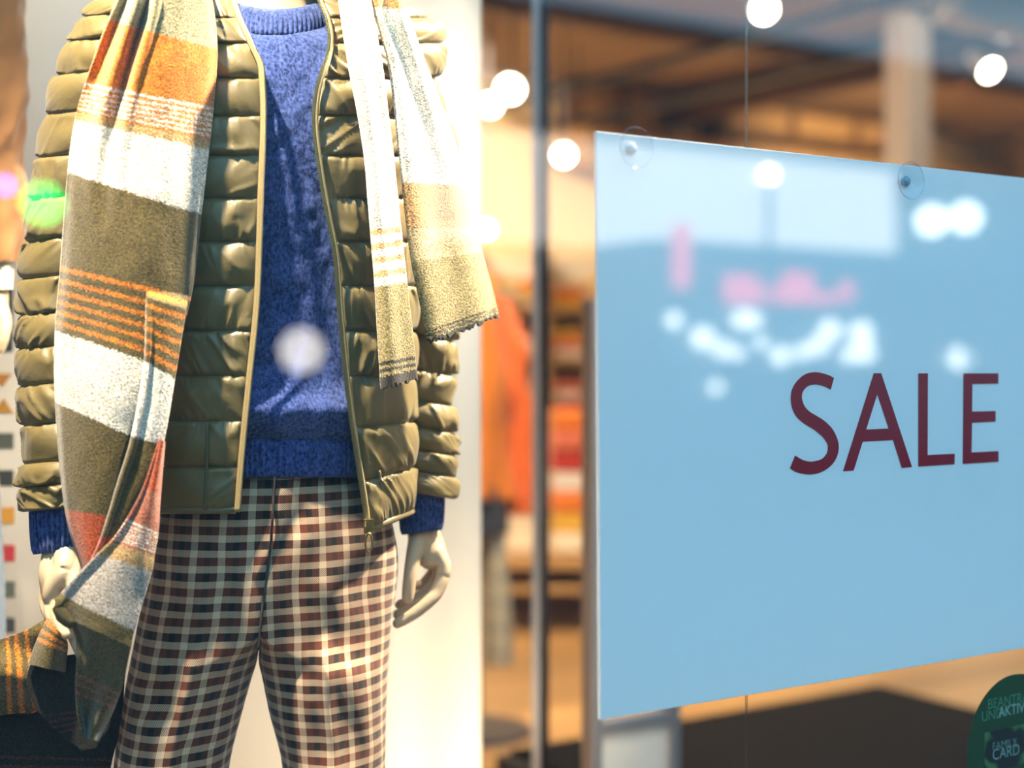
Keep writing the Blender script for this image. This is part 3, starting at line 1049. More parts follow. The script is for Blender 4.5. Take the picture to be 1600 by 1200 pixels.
def limbs(name, chains, parent, voxel=0.0022, mat=None, flat=None):
    """fingers and palm as rounded tapering chains fused into one skin"""
    b = MB()
    for chn in chains:
        pts = catmull([list(px3(u, v, Y)) + [r*Y/F] for u, v, Y, r in chn], 6*len(chn))
        ps = [tuple(p[:3]) for p in pts]; rs = [float(p[3]) for p in pts]
        b.tube(ps, rs, 14)
        b.blob(ps[0], rs[0], rs[0], rs[0], 14); b.blob(ps[-1], rs[-1], rs[-1], rs[-1], 14)
    o = b.build(name, mat or M['skin'], parent, smooth=True)
    rm = o.modifiers.new('fuse', 'REMESH'); rm.mode = 'VOXEL'; rm.voxel_size = voxel; rm.use_smooth_shade = True
    sm = o.modifiers.new('soften', 'SMOOTH'); sm.iterations = 4; sm.factor = 0.5
    return o


Yr = float(base(660)) + .03
limbs('hand', [
    [(658, 800, Yr, 24), (659, 826, Yr, 24), (664, 848, Yr, 25), (672, 868, Yr, 22)],
    [(668, 840, Yr+.01, 22), (680, 862, Yr+.012, 18), (686, 880, Yr+.015, 13)],
    [(655, 838, Yr-.012, 17), (648, 862, Yr-.022, 13.5), (642, 893, Yr-.03, 11.5), (639, 916, Yr-.032, 10.8), (637, 934, Yr-.032, 10)],
    [(682, 862, Yr-.005, 14), (694, 888, Yr-.008, 11.5), (684, 922, Yr-.014, 10.5), (672, 938, Yr-.02, 10.2), (648, 958, Yr-.026, 9.6), (621, 974, Yr-.03, 8.4)],
    [(682, 866, Yr+.014, 13), (693, 893, Yr+.014, 11.5), (680, 928, Yr+.006, 10.5), (650, 948, Yr-.004, 9.8), (622, 960, Yr-.01, 8.6)],
    [(678, 866, Yr+.030, 12), (688, 892, Yr+.032, 10.5), (672, 922, Yr+.022, 10), (646, 936, Yr+.012, 9.2), (624, 945, Yr+.006, 8)],
    [(672, 864, Yr+.044, 11), (679, 886, Yr+.046, 9.5), (665, 908, Yr+.036, 8.6), (645, 918, Yr+.028, 7.6)],
], man)
Yl = float(base(90)) - .035
limbs('hand', [
    [(93, 830, Yl, 25), (92, 862, Yl, 26), (92, 895, Yl-.005, 31), (92, 925, Yl-.006, 27)],
    [(104, 868, Yl-.018, 20), (100, 890, Yl-.028, 17), (86, 915, Yl-.026, 16), (80, 930, Yl-.024, 14)],
    [(112, 885, Yl-.02, 18), (118, 915, Yl-.032, 14), (118, 945, Yl-.045, 12), (113, 968, Yl-.052, 11)],
    [(108, 925, Yl-.012, 14), (106, 960, Yl-.028, 12), (116, 992, Yl-.038, 11), (131, 1031, Yl-.044, 9)],
    [(94, 928, Yl-.02, 14), (92, 958, Yl-.034, 12.5), (97, 978, Yl-.046, 11.5), (104, 990, Yl-.052, 10)],
    [(82, 926, Yl-.014, 13), (80, 952, Yl-.024, 12), (86, 972, Yl-.034, 11), (94, 984, Yl-.042, 9.5)],
    [(73, 918, Yl, 12), (72, 942, Yl-.006, 11), (78, 962, Yl-.014, 10), (86, 974, Yl-.022, 8.5)],
], man)
# neck and head
Yn = float(base(430)) + .01
b = MB()
b.tube([px3(430, 60, Yn+.01), px3(430, 10, Yn), px3(430, -60, Yn-.005), px3(430, -110, Yn-.012)], [.075, .060, .056, .056], 32)
b.blob(px3(430, -250, Yn-.03), .076, .098, .118, 32)
b.blob(px3(430, -185, Yn-.055), .052, .062, .070, 24)
b.tube([px3(430, -262, Yn-.125), px3(430, -225, Yn-.140), px3(430, -215, Yn-.126)], [.008, .014, .012], 12)
for e in (-1, 1):
    b.blob(px3(430+e*38, -262, Yn-.108), .016, .012, .009, 14)
    b.blob(px3(430+e*97, -240, Yn-.02), .012, .022, .033, 14)
b.blob(px3(430, -190, Yn-.112), .024, .010, .007, 14)
hd = b.build('head', M['skin'], man, smooth=True)
rm = hd.modifiers.new('fuse', 'REMESH'); rm.mode = 'VOXEL'; rm.voxel_size = 0.004; rm.use_smooth_shade = True
sm = hd.modifiers.new('soften', 'SMOOTH'); sm.iterations = 6
for cu_ in (215, 520):
    Yf = float(base(cu_))
    x, y, _ = px3(cu_, 565, Yf)
    sh = MB()
    sh.blob((x, y-.05, FLOOR+.055), .045, .125, .042, 20); sh.blob((x, y+.03, FLOOR+.09), .042, .05, .07, 16)
    o = sh.build('foot', M['skin'], man, smooth=True)
bp_ = MB(); x, y, _ = px3(380, 565, float(base(380)))
bp_.tube([(x, y, FLOOR), (x, y, FLOOR+.012)], [.24, .235], 48)
bp_.build('base_plate', M['chrome'], man)

# ------------------------------------------------------------------ the blanket scarf
ORANGE = (0.46, 0.14, 0.012); RUST = (0.27, 0.045, 0.010); WHITE = (0.60, 0.55, 0.46); OLIVE = (0.080, 0.058, 0.016)
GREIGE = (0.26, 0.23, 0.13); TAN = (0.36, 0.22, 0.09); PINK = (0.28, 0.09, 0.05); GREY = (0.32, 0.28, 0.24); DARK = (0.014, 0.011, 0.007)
KHAKI = (0.24, 0.19, 0.08); CREAM = (0.78, 0.70, 0.55)


def bands(c, table):
    """woven colour at band position c ; table = [(start, colour or (colour, line colour, lines))]"""
    out = np.zeros(c.shape + (3,))
    for k, (st, col) in enumerate(table):
        en = table[k+1][0] if k+1 < len(table) else 1e9
        m = (c >= st) & (c < en)
        if isinstance(col[0], tuple):
            f = np.clip((c-st)/(en-st), 0, 1)
            ln = (np.mod(f*col[2], 1.0) < col[3])
            v = np.where(ln[..., None], np.array(col[1]), np.array(col[0]))
        else:
            v = np.broadcast_to(np.array(col), out.shape)
        out[m] = v[m]
    return out


TAB_L = [(0, GREIGE), (1, ORANGE), (2, (ORANGE, WHITE, 6, .45)), (2.8, TAN), (3, WHITE), (4, OLIVE), (5, (OLIVE, ORANGE, 6, .38)), (6, WHITE), (7, OLIVE), (8, RUST), (8.5, PINK), (9, (PINK, WHITE, 7, .4)), (9.8, TAN), (10, GREY), (11, OLIVE), (12, OLIVE), (13.3, (OLIVE, (.19, .07, .035), 3, .4)), (14, OLIVE)]
scf = empty('blanket_scarf', None, 'wide wool scarf striped orange white and olive draped around the mannequin shoulders', 'scarf')


def ribbon(name, st, table, fdep, nu=110, per=120, seed=0.0, fold=None, speck=.62, thick=.0035, rough_end=0.0):
    """st: stations (c, (uL, vL), (uR, vR)); fdep(u, v, k) -> depth; fold(c, k) -> metres towards the viewer"""
    cs_ = np.array([s[0] for s in st], float)
    n = per*(len(st)-1)
    par = np.linspace(0, len(st)-1, n)
    E = catmull([[s[0], *s[1], *s[2]] for s in st], n)
    cc = interp(par, np.arange(len(st)), cs_)
    k = np.linspace(0, 1, nu)
    U = E[:, 1:2]*(1-k) + E[:, 3:4]*k
    V = E[:, 2:3]*(1-k) + E[:, 4:5]*k
    C = cc[:, None] + 0*k[None]
    if rough_end:
        e = np.clip((par[:, None]-(len(st)-1.25))/.25, 0, 1)
        V = V + e*rough_end*(noise(U*.55, U*0, seed+3)-.4)
    Yv = fdep(U, V, k[None])
    if fold is not None:
        Yv = Yv - fold(C, k[None]+0*C)
    Yv = Yv + (noise(U*.022, V*.010, seed)-.5)*.0055 + (noise(U*.06, V*.03, seed+1)-.5)*.0012
    # jitter of the dyed yarn along the band edges
    j = (noise(U*.9, V*.9, seed+4)-.5)
    dc = np.gradient(cc)/np.maximum(np.hypot(np.gradient(E[:, 2]), np.gradient(E[:, 1])), .15)
    col = bands(C + j*6.0*np.clip(dc, 0, .02)[:, None], table)
    sp = 1 + speck*(noise(U*1.1, V*1.1, seed+6)-.5)*2
    col = np.clip(col*sp[..., None], 0, 1)
    P = PX(U, V, Yv)
    uv = np.stack([k[None]*0.2 + 0*U, par[:, None]*0.09 + 0*U], -1)
    o = link(name, grid_mesh(name, P, uv=uv, col=col), M['scarf'], scf)
    m = o.modifiers.new('thickness', 'SOLIDIFY'); m.thickness = thick; m.offset = 0
    return o


def dep_left(off):
    return lambda U, V, k: base(U) - off + .055*np.clip((300-U)/200, 0, 1.3)**2 + .10*np.clip((-V)/60, 0, 1)**2 + .02*np.clip((U-250)/80, 0, 2)**2


def fold_main(c, k):
    amp = .026*np.clip((4.6-c)/4.6, 0, 1)
    p = np.cos((k/0.40)*4*np.pi*.98 + np.pi*.15)*np.clip((.44-k)/.12, 0, 1)
    edge = -.010*np.exp(-(k/.05)**2) - .012*np.exp(-((1-k)/.05)**2)
    return amp*p*.62 + edge + .010*np.sin(np.pi*k)


main_st = [(-.6, (214, -85), (312, -75)), (0.2, (198, -30), (330, 0)), (1, (170, 32), (338, 78)), (2, (133, 130), (332, 168)), (3, (118, 188), (325, 234)), (4, (107, 270), (313, 335)),
           (5, (96, 416), (297, 464)), (6, (88, 517), (262, 575)), (7, (88, 628), (212, 684)), (8, (103, 795), (176, 808)), (8.45, (130, 890), (158, 882)), (8.49, (146, 945), (162, 935))]
ribbon('hanging_end', main_st, TAB_L, dep_left(.168), seed=1, fold=fold_main)


def fold_strip(c, k):
    return .011*np.clip((c-4.6)/1.6, 0, 1)*np.exp(-((k-.06)/.12)**2) + .006*np.sin(np.pi*k) - .034*np.clip(1-(c-4.5)/.6, 0, 1)


strip_st = [(4.5, (236, 408), (300, 440)), (5, (230, 455), (292, 472)), (6, (227, 565), (272, 592)), (7, (207, 682), (254, 694)), (7.5, (186, 752), (228, 768)), (8, (160, 838), (184, 842)), (8.4, (140, 884), (150, 884))]
ribbon('folded_edge', strip_st, TAB_L, dep_left(.178), nu=50, seed=2, fold=fold_strip)


def fold_flap(c, k):
    return .010*np.exp(-(k/.1)**2) + .012*np.sin(np.pi*k) - .045*np.clip((c-11.6)/3, 0, 1) + .008*np.clip((c-11.2)/2, 0, 1)*np.sin(k*8+c)


flap_st = [(8, (251, 686), (256, 690)), (8.5, (226, 760), (249, 776)), (9, (199, 811), (246, 832)), (9.8, (174, 846), (240, 868)), (10, (155, 864), (236, 893)),
           (11, (96, 929), (210, 986)), (11.5, (100, 958), (206, 1006)), (12.1, (117, 985), (200, 1034)), (12.8, (122, 1022), (193, 1064)), (13.6, (120, 1068), (182, 1094)), (14.3, (122, 1112), (168, 1126)), (15, (130, 1152), (152, 1158))]
ribbon('front_flap', flap_st, TAB_L, dep_left(.186), seed=3, fold=fold_flap)
# rolled edge where the flap turns over the fingers
rl = MB()
rl.tube([px3(u, v, float(base(u)) - .150) for u, v in ((100, 931), (93, 938), (92, 950), (97, 963), (106, 972), (114, 978))], [.004, .0065, .007, .007, .006, .004], 12)
rl.build('rolled_edge', plain('olive_wool', OLIVE, 0.95, var=0.35, scale=300, bump=0.6), scf, smooth=True)

TAB_T = [(0, OLIVE), (1, (OLIVE, ORANGE, 3, .42)), (2, OLIVE)]
TAB_SHADE = [(0, DARK), (2.2, (DARK, (.07, .018, .006), 4, .25)), (3, DARK)]  # deep shade on the wool put into its colour, stripes dimmed too
# the end caught in the hand and swung out to the left; stations run along it (left point = upper edge)
tail_st = [(0, (84, 962), (84, 1000)), (0.5, (62, 974), (70, 1060)), (1, (45, 983), (58, 1108)), (1.5, (22, 992), (28, 1114)), (2, (0, 1000), (0, 1118)), (3, (-60, 1030), (-50, 1135)), (4, (-120, 1090), (-100, 1190))]
ribbon('caught_end', tail_st, TAB_T, lambda U, V, k: base(U) - .040 - .02*np.sin(np.pi*k), nu=110, seed=5, fold=lambda c, k: .008*np.sin(k*9+c*2))
curl_st = [(1, (76, 966), (103, 1002)), (1.4, (64, 990), (104, 1012)), (2.0, (54, 1015), (102, 1030)), (3.0, (46, 1038), (100, 1050))]
ribbon('curled_fold', curl_st, [(0, OLIVE), (1.0, (OLIVE, ORANGE, 3, .55)), (1.75, OLIVE)], lambda U, V, k: base(U) - .075 - .02*np.sin(np.pi*k), nu=70, seed=7)
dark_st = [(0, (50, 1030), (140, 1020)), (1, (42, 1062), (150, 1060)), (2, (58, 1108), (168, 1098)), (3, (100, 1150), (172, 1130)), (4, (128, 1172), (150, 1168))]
ribbon('shaded_fold', dark_st, TAB_SHADE, lambda U, V, k: base(U) - .070, nu=70, seed=8)
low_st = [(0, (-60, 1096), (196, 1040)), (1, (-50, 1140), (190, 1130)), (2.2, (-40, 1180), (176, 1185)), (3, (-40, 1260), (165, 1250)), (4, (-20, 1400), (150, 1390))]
ribbon('lower_end', low_st, TAB_SHADE, lambda U, V, k: base(U) - .020, nu=110, seed=9)

# the two ends over the other shoulder
TAB_A = [(-1, (.50, .30, .14)), (-.1, CREAM), (1, WHITE), (4.6, (CREAM, (.52, .30, .13), 4, .4)), (6, KHAKI), (7.55, (KHAKI, DARK, 2, .5)), (7.8, DARK)]
a_st = [(-.6, (520, -80), (570, -80)), (0, (530, 0), (578, -5)), (1, (546, 105), (596, 100)), (2, (560, 178), (605, 170)), (3, (571, 250), (614, 245)), (4, (577, 322), (621, 315)), (5, (582, 385), (628, 378)), (6, (587, 448), (635, 440)), (7, (591, 520), (643, 515)), (8, (596, 606), (651, 592))]


def dep_right(off):
    return lambda U, V, k: base(U) - off + .05*np.clip((U-560)/160, 0, 1.3)**2 + .10*np.clip((-V)/60, 0, 1)**2


ribbon('narrow_end', a_st, TAB_A, dep_right(.152), nu=60, seed=11, fold=lambda c, k: .012*np.sin(np.pi*k) + .004*np.sin(k*7), rough_end=9)
TAB_B = [(-1, (.50, .26, .09)), (0.1, CREAM), (1, WHITE), (4, TAN), (4.4, (TAN, (.48, .24, .09), 4, .4)), (5.2, (.42, .31, .16)), (6, KHAKI), (7.72, (KHAKI, DARK, 2, .5)), (7.9, DARK)]
b_st = [(-.6, (568, -80), (618, -80)), (0, (580, 0), (632, 5)), (1, (604, 85), (660, 88)), (2, (616, 165), (695, 180)), (3, (622, 225), (714, 236)), (4, (628, 285), (728, 290)), (5, (634, 345), (739, 345)), (6, (642, 408), (752, 395)), (7, (655, 470), (766, 445)), (8, (668, 536), (779, 494))]
ribbon('wide_end', b_st, TAB_B, dep_right(.142), nu=100, seed=12, fold=lambda c, k: .012*np.sin(np.pi*k) + .006*np.sin(k*8+1) + .016*np.clip((c-5)/3, 0, 1)*k, rough_end=8)
nl = MB()
nl.tube([px3(u, v, float(base(430)) + d) for u, v, d in ((262, -80, -.04), (300, -110, .06), (360, -125, .12), (430, -130, .135), (500, -125, .12), (560, -110, .06), (590, -80, -.02))], [.03, .036, .038, .038, .038, .036, .03], 16)
nl.build('neck_loop', plain('orange_wool', ORANGE, 0.95, var=0.3, scale=200, bump=0.5), scf, smooth=True)

# ------------------------------------------------------------------ second mannequin at the left edge
m2 = empty('suede_jacket', None, 'brown suede jacket on the partly seen mannequin at the left frame edge', 'jacket')
Y2 = 1.98
v = np.linspace(-150, 408, 90)
cx = interp(v, [-150, 0, 200, 408], [-36, -32, -26, -22]); r = interp(v, [-150, 0, 200, 408], [72, 72, 66, 58])
th = np.linspace(0, 2*np.pi, 64, endpoint=False)
h = (noise(th[None]*2.2 + v[:, None]*.012, v[:, None]*.02, 3)-.5)*.014
h = h*(np.abs(np.sin(th/2))[None]*0 + 1)
h[:, -1] = h[:, 0]
P, _ = tube_rows(cx, r, Y2 + 0*v, r*.00088, v, 64, h)
link('sleeve', grid_mesh('sleeve', P, wrap=True, flip=True), M['suede'], m2)
v = np.linspace(-160, 560, 60)
P, _ = tube_rows(-330 + 0*v, interp(v, [-160, 0, 560], [150, 235, 215]), Y2 + .04 + 0*v, interp(v, [-160, 0, 560], [.09, .13, .12]), v, 64)
link('body', grid_mesh('body', P, wrap=True, flip=True), M['suede'], m2)
sc2 = tag(link('shirt_cuff', (lambda v: grid_mesh('shirt_cuff', tube_rows(-24 + 0*v, interp(v, [400, 452], [46, 44]), Y2 + 0*v, .04 + 0*v, v, 48)[0], wrap=True, flip=True))(np.linspace(398, 452, 8)), M['white_cloth'], m2))
mm2 = empty('mannequin', None, 'second pale mannequin in brown suede jacket cut off by the left frame edge', 'mannequin')
limbs('hand', [
    [(-26, 440, Y2, 34), (-24, 470, Y2, 36), (-22, 500, Y2, 30)],
    [(-6, 470, Y2-.02, 16), (6, 500, Y2-.03, 12), (4, 525, Y2-.035, 11), (-2, 545, Y2-.035, 10)],
    [(-10, 500, Y2-.01, 14), (-6, 530, Y2-.015, 12), (-12, 560, Y2-.02, 10)],
    [(-22, 505, Y2-.01, 14), (-20, 540, Y2-.015, 12), (-24, 572, Y2-.02, 10)],
    [(-34, 505, Y2, 13), (-34, 538, Y2, 12), (-36, 568, Y2-.01, 10)],
    [(-46, 500, Y2+.01, 12), (-48, 528, Y2+.01, 10), (-48, 550, Y2, 9)],
], mm2, 0.003)
b = MB()
b.tube([px3(-330, -60, Y2+.04), px3(-330, -260, Y2+.03)], [.062, .058], 24); b.blob(px3(-330, -420, Y2), .08, .10, .125, 24)
b.build('head', M['skin'], mm2, smooth=True)
jn = empty('denim_jeans', None, 'grey blue denim jeans of the partly seen mannequin at the left edge', 'jeans')
for cx0, cx1 in ((-120, -112), (-420, -440)):
    v = np.linspace(520, 1880, 60)
    P, _ = tube_rows(interp(v, [520, 1000, 1880], [cx0, cx1, cx1]), interp(v, [520, 700, 1010, 1880], [105, 112, 122, 90]), Y2 + .05 + 0*v, .1 + 0*v, v, 48)
    link('leg', grid_mesh('leg', P, wrap=True, flip=True), M['denim'], jn)

# ------------------------------------------------------------------ inside the shop
# dark upright; its pale strip is a reflection modelled as steel
po = empty('display_pole', None, 'tall slim dark metal pole with strip imitating a reflection between mannequin and sale sign', 'pole')
Yp = 3.1
x, y, _ = px3(850, 565, Yp)
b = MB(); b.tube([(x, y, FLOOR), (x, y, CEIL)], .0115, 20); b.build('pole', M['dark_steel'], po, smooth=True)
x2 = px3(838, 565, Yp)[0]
b = MB(); b.hexa([(x2+dx*.009, y+dy*.006, z) for z in (FLOOR, CEIL) for dx, dy in ((-1, -1), (1, -1), (1, 1), (-1, 1))]); b.build('reflection_strip', M['steel'], po)
b = MB(); b.tube([(x, y, FLOOR), (x, y, FLOOR+.02)], [.10, .095], 32); b.build('base_plate', M['dark_steel'], po)


def P4(u0, u1, v0, v1, Y, dY):
    """box fronted by a pixel rectangle standing Y metres away and dY deep"""
    a = [px3(u0, v1, Y), px3(u1, v1, Y)]
    z0 = CAMZ-(v1-HOR)/F*Y; z1 = CAMZ-(v0-HOR)/F*Y
    xa, xb = (u0-800)/F*Y, (u1-800)/F*Y
    return [(xa, Y, z0), (xb, Y, z0), (xb, Y+dY, z0), (xa, Y+dY, z0), (xa, Y, z1), (xb, Y, z1), (xb, Y+dY, z1), (xa, Y+dY, z1)]


# outfit on a stand behind: orange coat, navy top, pale check trousers
Yc = 4.6
oc = empty('orange_coat', None, 'bright orange coat on a stand seen between the cream panel and the pole', 'coat')
M['orange'] = cloth_mat('orange_wool_coat', (0.80, 0.21, 0.010))
M['orange2'] = cloth_mat('burnt_orange_coat', (0.68, 0.13, 0.02))
v = np.linspace(425, 782, 60)
P, _ = tube_rows(745 + 0*v, interp(v, [425, 450, 520, 782], [12, 30, 46, 52]), Yc + 0*v, interp(v, [425, 460, 782], [.05, .11, .13]), v, 64, (noise(np.linspace(0, 9, 64)[None], v[:, None]*.01, 2)-.5)*.03)
link('body', grid_mesh('body', P, wrap=True, flip=True, caps=True), M['orange'], oc)
v = np.linspace(470, 806, 60)
P, _ = tube_rows(interp(v, [470, 600, 700, 806], [778, 808, 822, 826]), interp(v, [470, 520, 650, 806], [12, 20, 25, 27]), Yc + .02 + 0*v, .06 + 0*v, v, 48, (noise(np.linspace(0, 7, 48)[None], v[:, None]*.02, 5)-.5)*.016)
link('sleeve', grid_mesh('sleeve', P, wrap=True, flip=True, caps=True), M['orange2'], oc)
P, _ = tube_rows(interp(v, [470, 600, 700, 806], [712, 690, 680, 676]), interp(v, [470, 520, 650, 806], [12, 20, 25, 27]), Yc + .02 + 0*v, .06 + 0*v, v, 48)
link('sleeve', grid_mesh('sleeve', P, wrap=True, flip=True, caps=True), M['orange2'], oc)
v = np.linspace(760, 835, 20)
nv = empty('navy_top', None, 'dark navy top hem showing below the orange coat', 'top')
P, _ = tube_rows(752 + 0*v, 44 + 0*v, Yc + .01 + 0*v, .105 + 0*v, v, 48)
link('body', grid_mesh('body', P, wrap=True, flip=True, caps=True), cloth_mat('navy_jersey', (0.03, 0.035, 0.05)), nv)
pt = empty('pale_check_trousers', None, 'pale grey check trousers hanging below the orange coat', 'trousers')
for c0, c1, r0 in ((772, 776, 22), (724, 720, 22)):
    v = np.linspace(815, 1042, 40)
    P, _ = tube_rows(interp(v, [815, 1042], [c0, c1]), r0 + 0*v, Yc + .01 + 0*v, .075 + 0*v, v, 48, (noise(np.linspace(0, 8, 48)[None], v[:, None]*.004, 5)-.5)*.02)
    th = np.linspace(0, 2*np.pi, 48, endpoint=False)
    uv = np.stack([(th*.05)[None] + 0*v[:, None], P[..., 2]], -1)
    link('trouser_leg', grid_mesh('trouser_leg', P, wrap=True, flip=True, uv=uv, caps=True), M['pale_plaid'], pt)
sd = empty('garment_stand', None, 'slim dark garment stand carrying the orange coat outfit', 'stand')
x, y, _ = px3(746, 565, Yc)
b = MB(); b.tube([(x, y, FLOOR), (x, y, 1.86)], .012, 16); b.build('post', M['dark_steel'], sd, smooth=True)
b = MB(); b.tube([(x, y, FLOOR), (x, y, FLOOR+.015)], [.18, .175], 40); b.build('base_plate', M['dark_steel'], sd)

# grey metal framed stand beside the sign
fs = empty('framed_stand', None, 'grey metal framed display stand with cream lower panel behind the sign edge', 'stand')
Yf = 2.9
sA = float(np.array(px3(925, 565, Yf)) @ D); qA = float(np.array(px3(925, 565, Yf)) @ N)
z_top = CAMZ - (468-HOR)/F*Yf
for so_ in (0.0, 0.205):
    MB().box(sA+so_-.013, sA+so_+.013, qA-.02, qA+.02, FLOOR, z_top).build('post', M['steel'], fs, bevel=.002)
MB().box(sA, sA+.205, qA-.015, qA+.015, z_top-.03, z_top).build('top_rail', M['steel'], fs, bevel=.002)
zr = CAMZ - (1128-HOR)/F*Yf
MB().box(sA+.013, sA+.192, qA-.015, qA+.015, zr-.03, zr).build('lower_rail', M['steel'], fs, bevel=.002)
MB().box(sA+.013, sA+.192, qA-.008, qA+.008, FLOOR, zr-.03).build('lower_panel', M['white_metal'], fs)
MB().box(sA+.013, sA+.192, qA-.003, qA+.003, zr, z_top-.03).build('glass_pane', M['glass'], fs)


def stack(mats, u0, u1, vtop, vbot, Y, dY, labels, group, n):
    """folded garments piled one on another between two pixel rows"""
    hh = (vbot-vtop)/n
    for k in range(n):
        vb = vbot - k*hh
        pts = np.array(P4(u0+random.uniform(-1.5, 1.5), u1+random.uniform(-1.5, 1.5), vb-hh+.3, vb, Y+random.uniform(-.01, .01), dY))
        b = MB(); b.hexa([tuple(p) for p in pts])
        o = b.build('folded_garment', mats[k % len(mats)], None, smooth=False, bevel=min(.018, hh/F*Y*.45), seg=3)
        tag(o, labels[k], 'folded garment', group)


FM = {n: cloth_mat('fold_'+n, c) for n, c in dict(orange=(0.75, .20, .02), red=(.55, .05, .04), cream=(.80, .68, .50), white=(.82, .76, .68), yellow=(.72, .42, .05), coral=(.70, .18, .10), olive=(.16, .15, .04), rust=(.42, .10, .03)).items()}
# display table with its lower shelf
Yt = 6.2
tb = empty('display_table', None, 'low dark walnut display table with a lower shelf behind the pole', 'table')
zt = CAMZ - (872-HOR)/F*Yt
zs = CAMZ - (918-HOR)/F*(Yt)
xl, xr_ = (770-800)/F*Yt, (1010-800)/F*Yt
def wbox(x0, x1, y0, y1, z0, z1):
    return MB().hexa([(x0,y0,z0),(x1,y0,z0),(x1,y1,z0),(x0,y1,z0),(x0,y0,z1),(x1,y0,z1),(x1,y1,z1),(x0,y1,z1)])
wbox(xl, xr_, Yt, Yt+.8, zt-.05, zt).build('table_top', M['oak'], tb, bevel=.004)
wbox(xl+.02, xr_-.02, Yt+.03, Yt+.77, zs-.03, zs).build('shelf', M['oak'], tb, bevel=.003)
wbox(xl+.02, xr_-.02, Yt+.40, Yt+.43, FLOOR+.02, zt-.05).build('back_board', M['walnut'], tb)
for lx in (xl+.02, xr_-.06):
    for ly in (Yt+.02, Yt+.74):
        wbox(lx, lx+.04, ly, ly+.04, FLOOR, zt-.05).build('leg', M['walnut'], tb)
names = ['cream', 'yellow', 'orange', 'white', 'red', 'coral', 'orange']
stack([FM[n] for n in names], 862, 916, 642, 866, Yt+.06, .34, ['folded %s garment in the pile beside the grey post on the table, %s' % (n if n != 'orange' or i < 5 else 'deep orange', p) for i, (n, p) in enumerate(zip(names, ['lowest', 'second from bottom', 'third from bottom', 'in its middle', 'third from top', 'second from top', 'topmost']))], 'garments piled on the display table', 7)
names = ['cream', 'cream', 'orange', 'yellow']
stack([FM[n] for n in names], 792, 846, 742, 866, Yt+.10, .34, ['folded %s garment in the low pile behind the orange coat, %s' % (n, p) for n, p in zip(names, ['lowest', 'second from bottom', 'second from top', 'topmost'])], 'garments piled on the display table', 4)
# back shelves with bright folded knitwear
Yb_ = 8.4
sv = empty('wall_shelf_unit', None, 'tall pale oak shelf unit of bright folded knitwear beyond the pole', 'shelf unit')
for vz in (480, 560, 640, 760):
    z = CAMZ - (vz-HOR)/F*Yb_
    wbox((755-800)/F*Yb_, (1100-800)/F*Yb_, Yb_, Yb_+.4, z-.03, z).build('shelf', M['oak'], sv)
z0 = FLOOR
for uz in (752, 858, 985, 1103):
    wbox((uz-800)/F*Yb_-.015, (uz-800)/F*Yb_+.015, Yb_, Yb_+.42, z0, CAMZ-(395-HOR)/F*Yb_).build('upright', M['oak'], sv)
wbox((752-800)/F*Yb_, (1103-800)/F*Yb_, Yb_+.40, Yb_+.43, z0, CAMZ-(395-HOR)/F*Yb_).build('back_board', M['white_metal'], sv)
ri = 0
shelf_n = ['top', 'second', 'third', 'bottom']
for si, (vz, cols) in enumerate(((480, ('yellow', 'orange', 'cream')), (560, ('white', 'coral', 'yellow')), (640, ('red', 'white', 'coral')), (760, ('orange', 'rust', 'yellow')))):
    for (ua, ub, nm_, rot) in ((766, 806, 'near the orange coat', 1), (812, 846, 'left of the pole', 2), (866, 914, 'right of the pole', 0), (922, 976, 'behind the sign edge', 1)):
        cc = cols[rot:] + cols[:rot]
        stack([FM[c_] for c_ in cc], ua, ub, vz-46, vz, Yb_+.04, .3, ['folded %s knit on the %s shelf %s, %s of three' % (c_, shelf_n[si], nm_, p) for c_, p in zip(cc, ['lowest', 'middle', 'topmost'])], 'folded knitwear on the wall shelves', 3)

# low black platform on the floor at the right
pf = empty('low_platform', None, 'wide low charcoal display platform on the wooden floor under the sign', 'platform')
p1 = np.array(px3(1372, 1078, 4.55)); s1, q1 = float(p1 @ D), float(p1 @ N)
MB().box(s1-1.45, s1, q1-2.0, q1, FLOOR, FLOOR+.16).build('deck', M['charcoal'], pf, bevel=.006)
MB().box(s1-1.42, s1-.03, q1-1.97, q1-.03, FLOOR+.16, FLOOR+.175).build('top_mat', plain('dark_grey_felt', (0.014, 0.011, 0.008), 0.95, spec=0.1), pf)
# pillar
pc = np.array(px3(1418, 300, 7.6)); sp_, qp_ = float(pc @ D), float(pc @ N)
structure(MB().box(sp_-.09, sp_+.09, qp_-.08, qp_+.08, FLOOR, CEIL).build('pillar', M['pillar']))

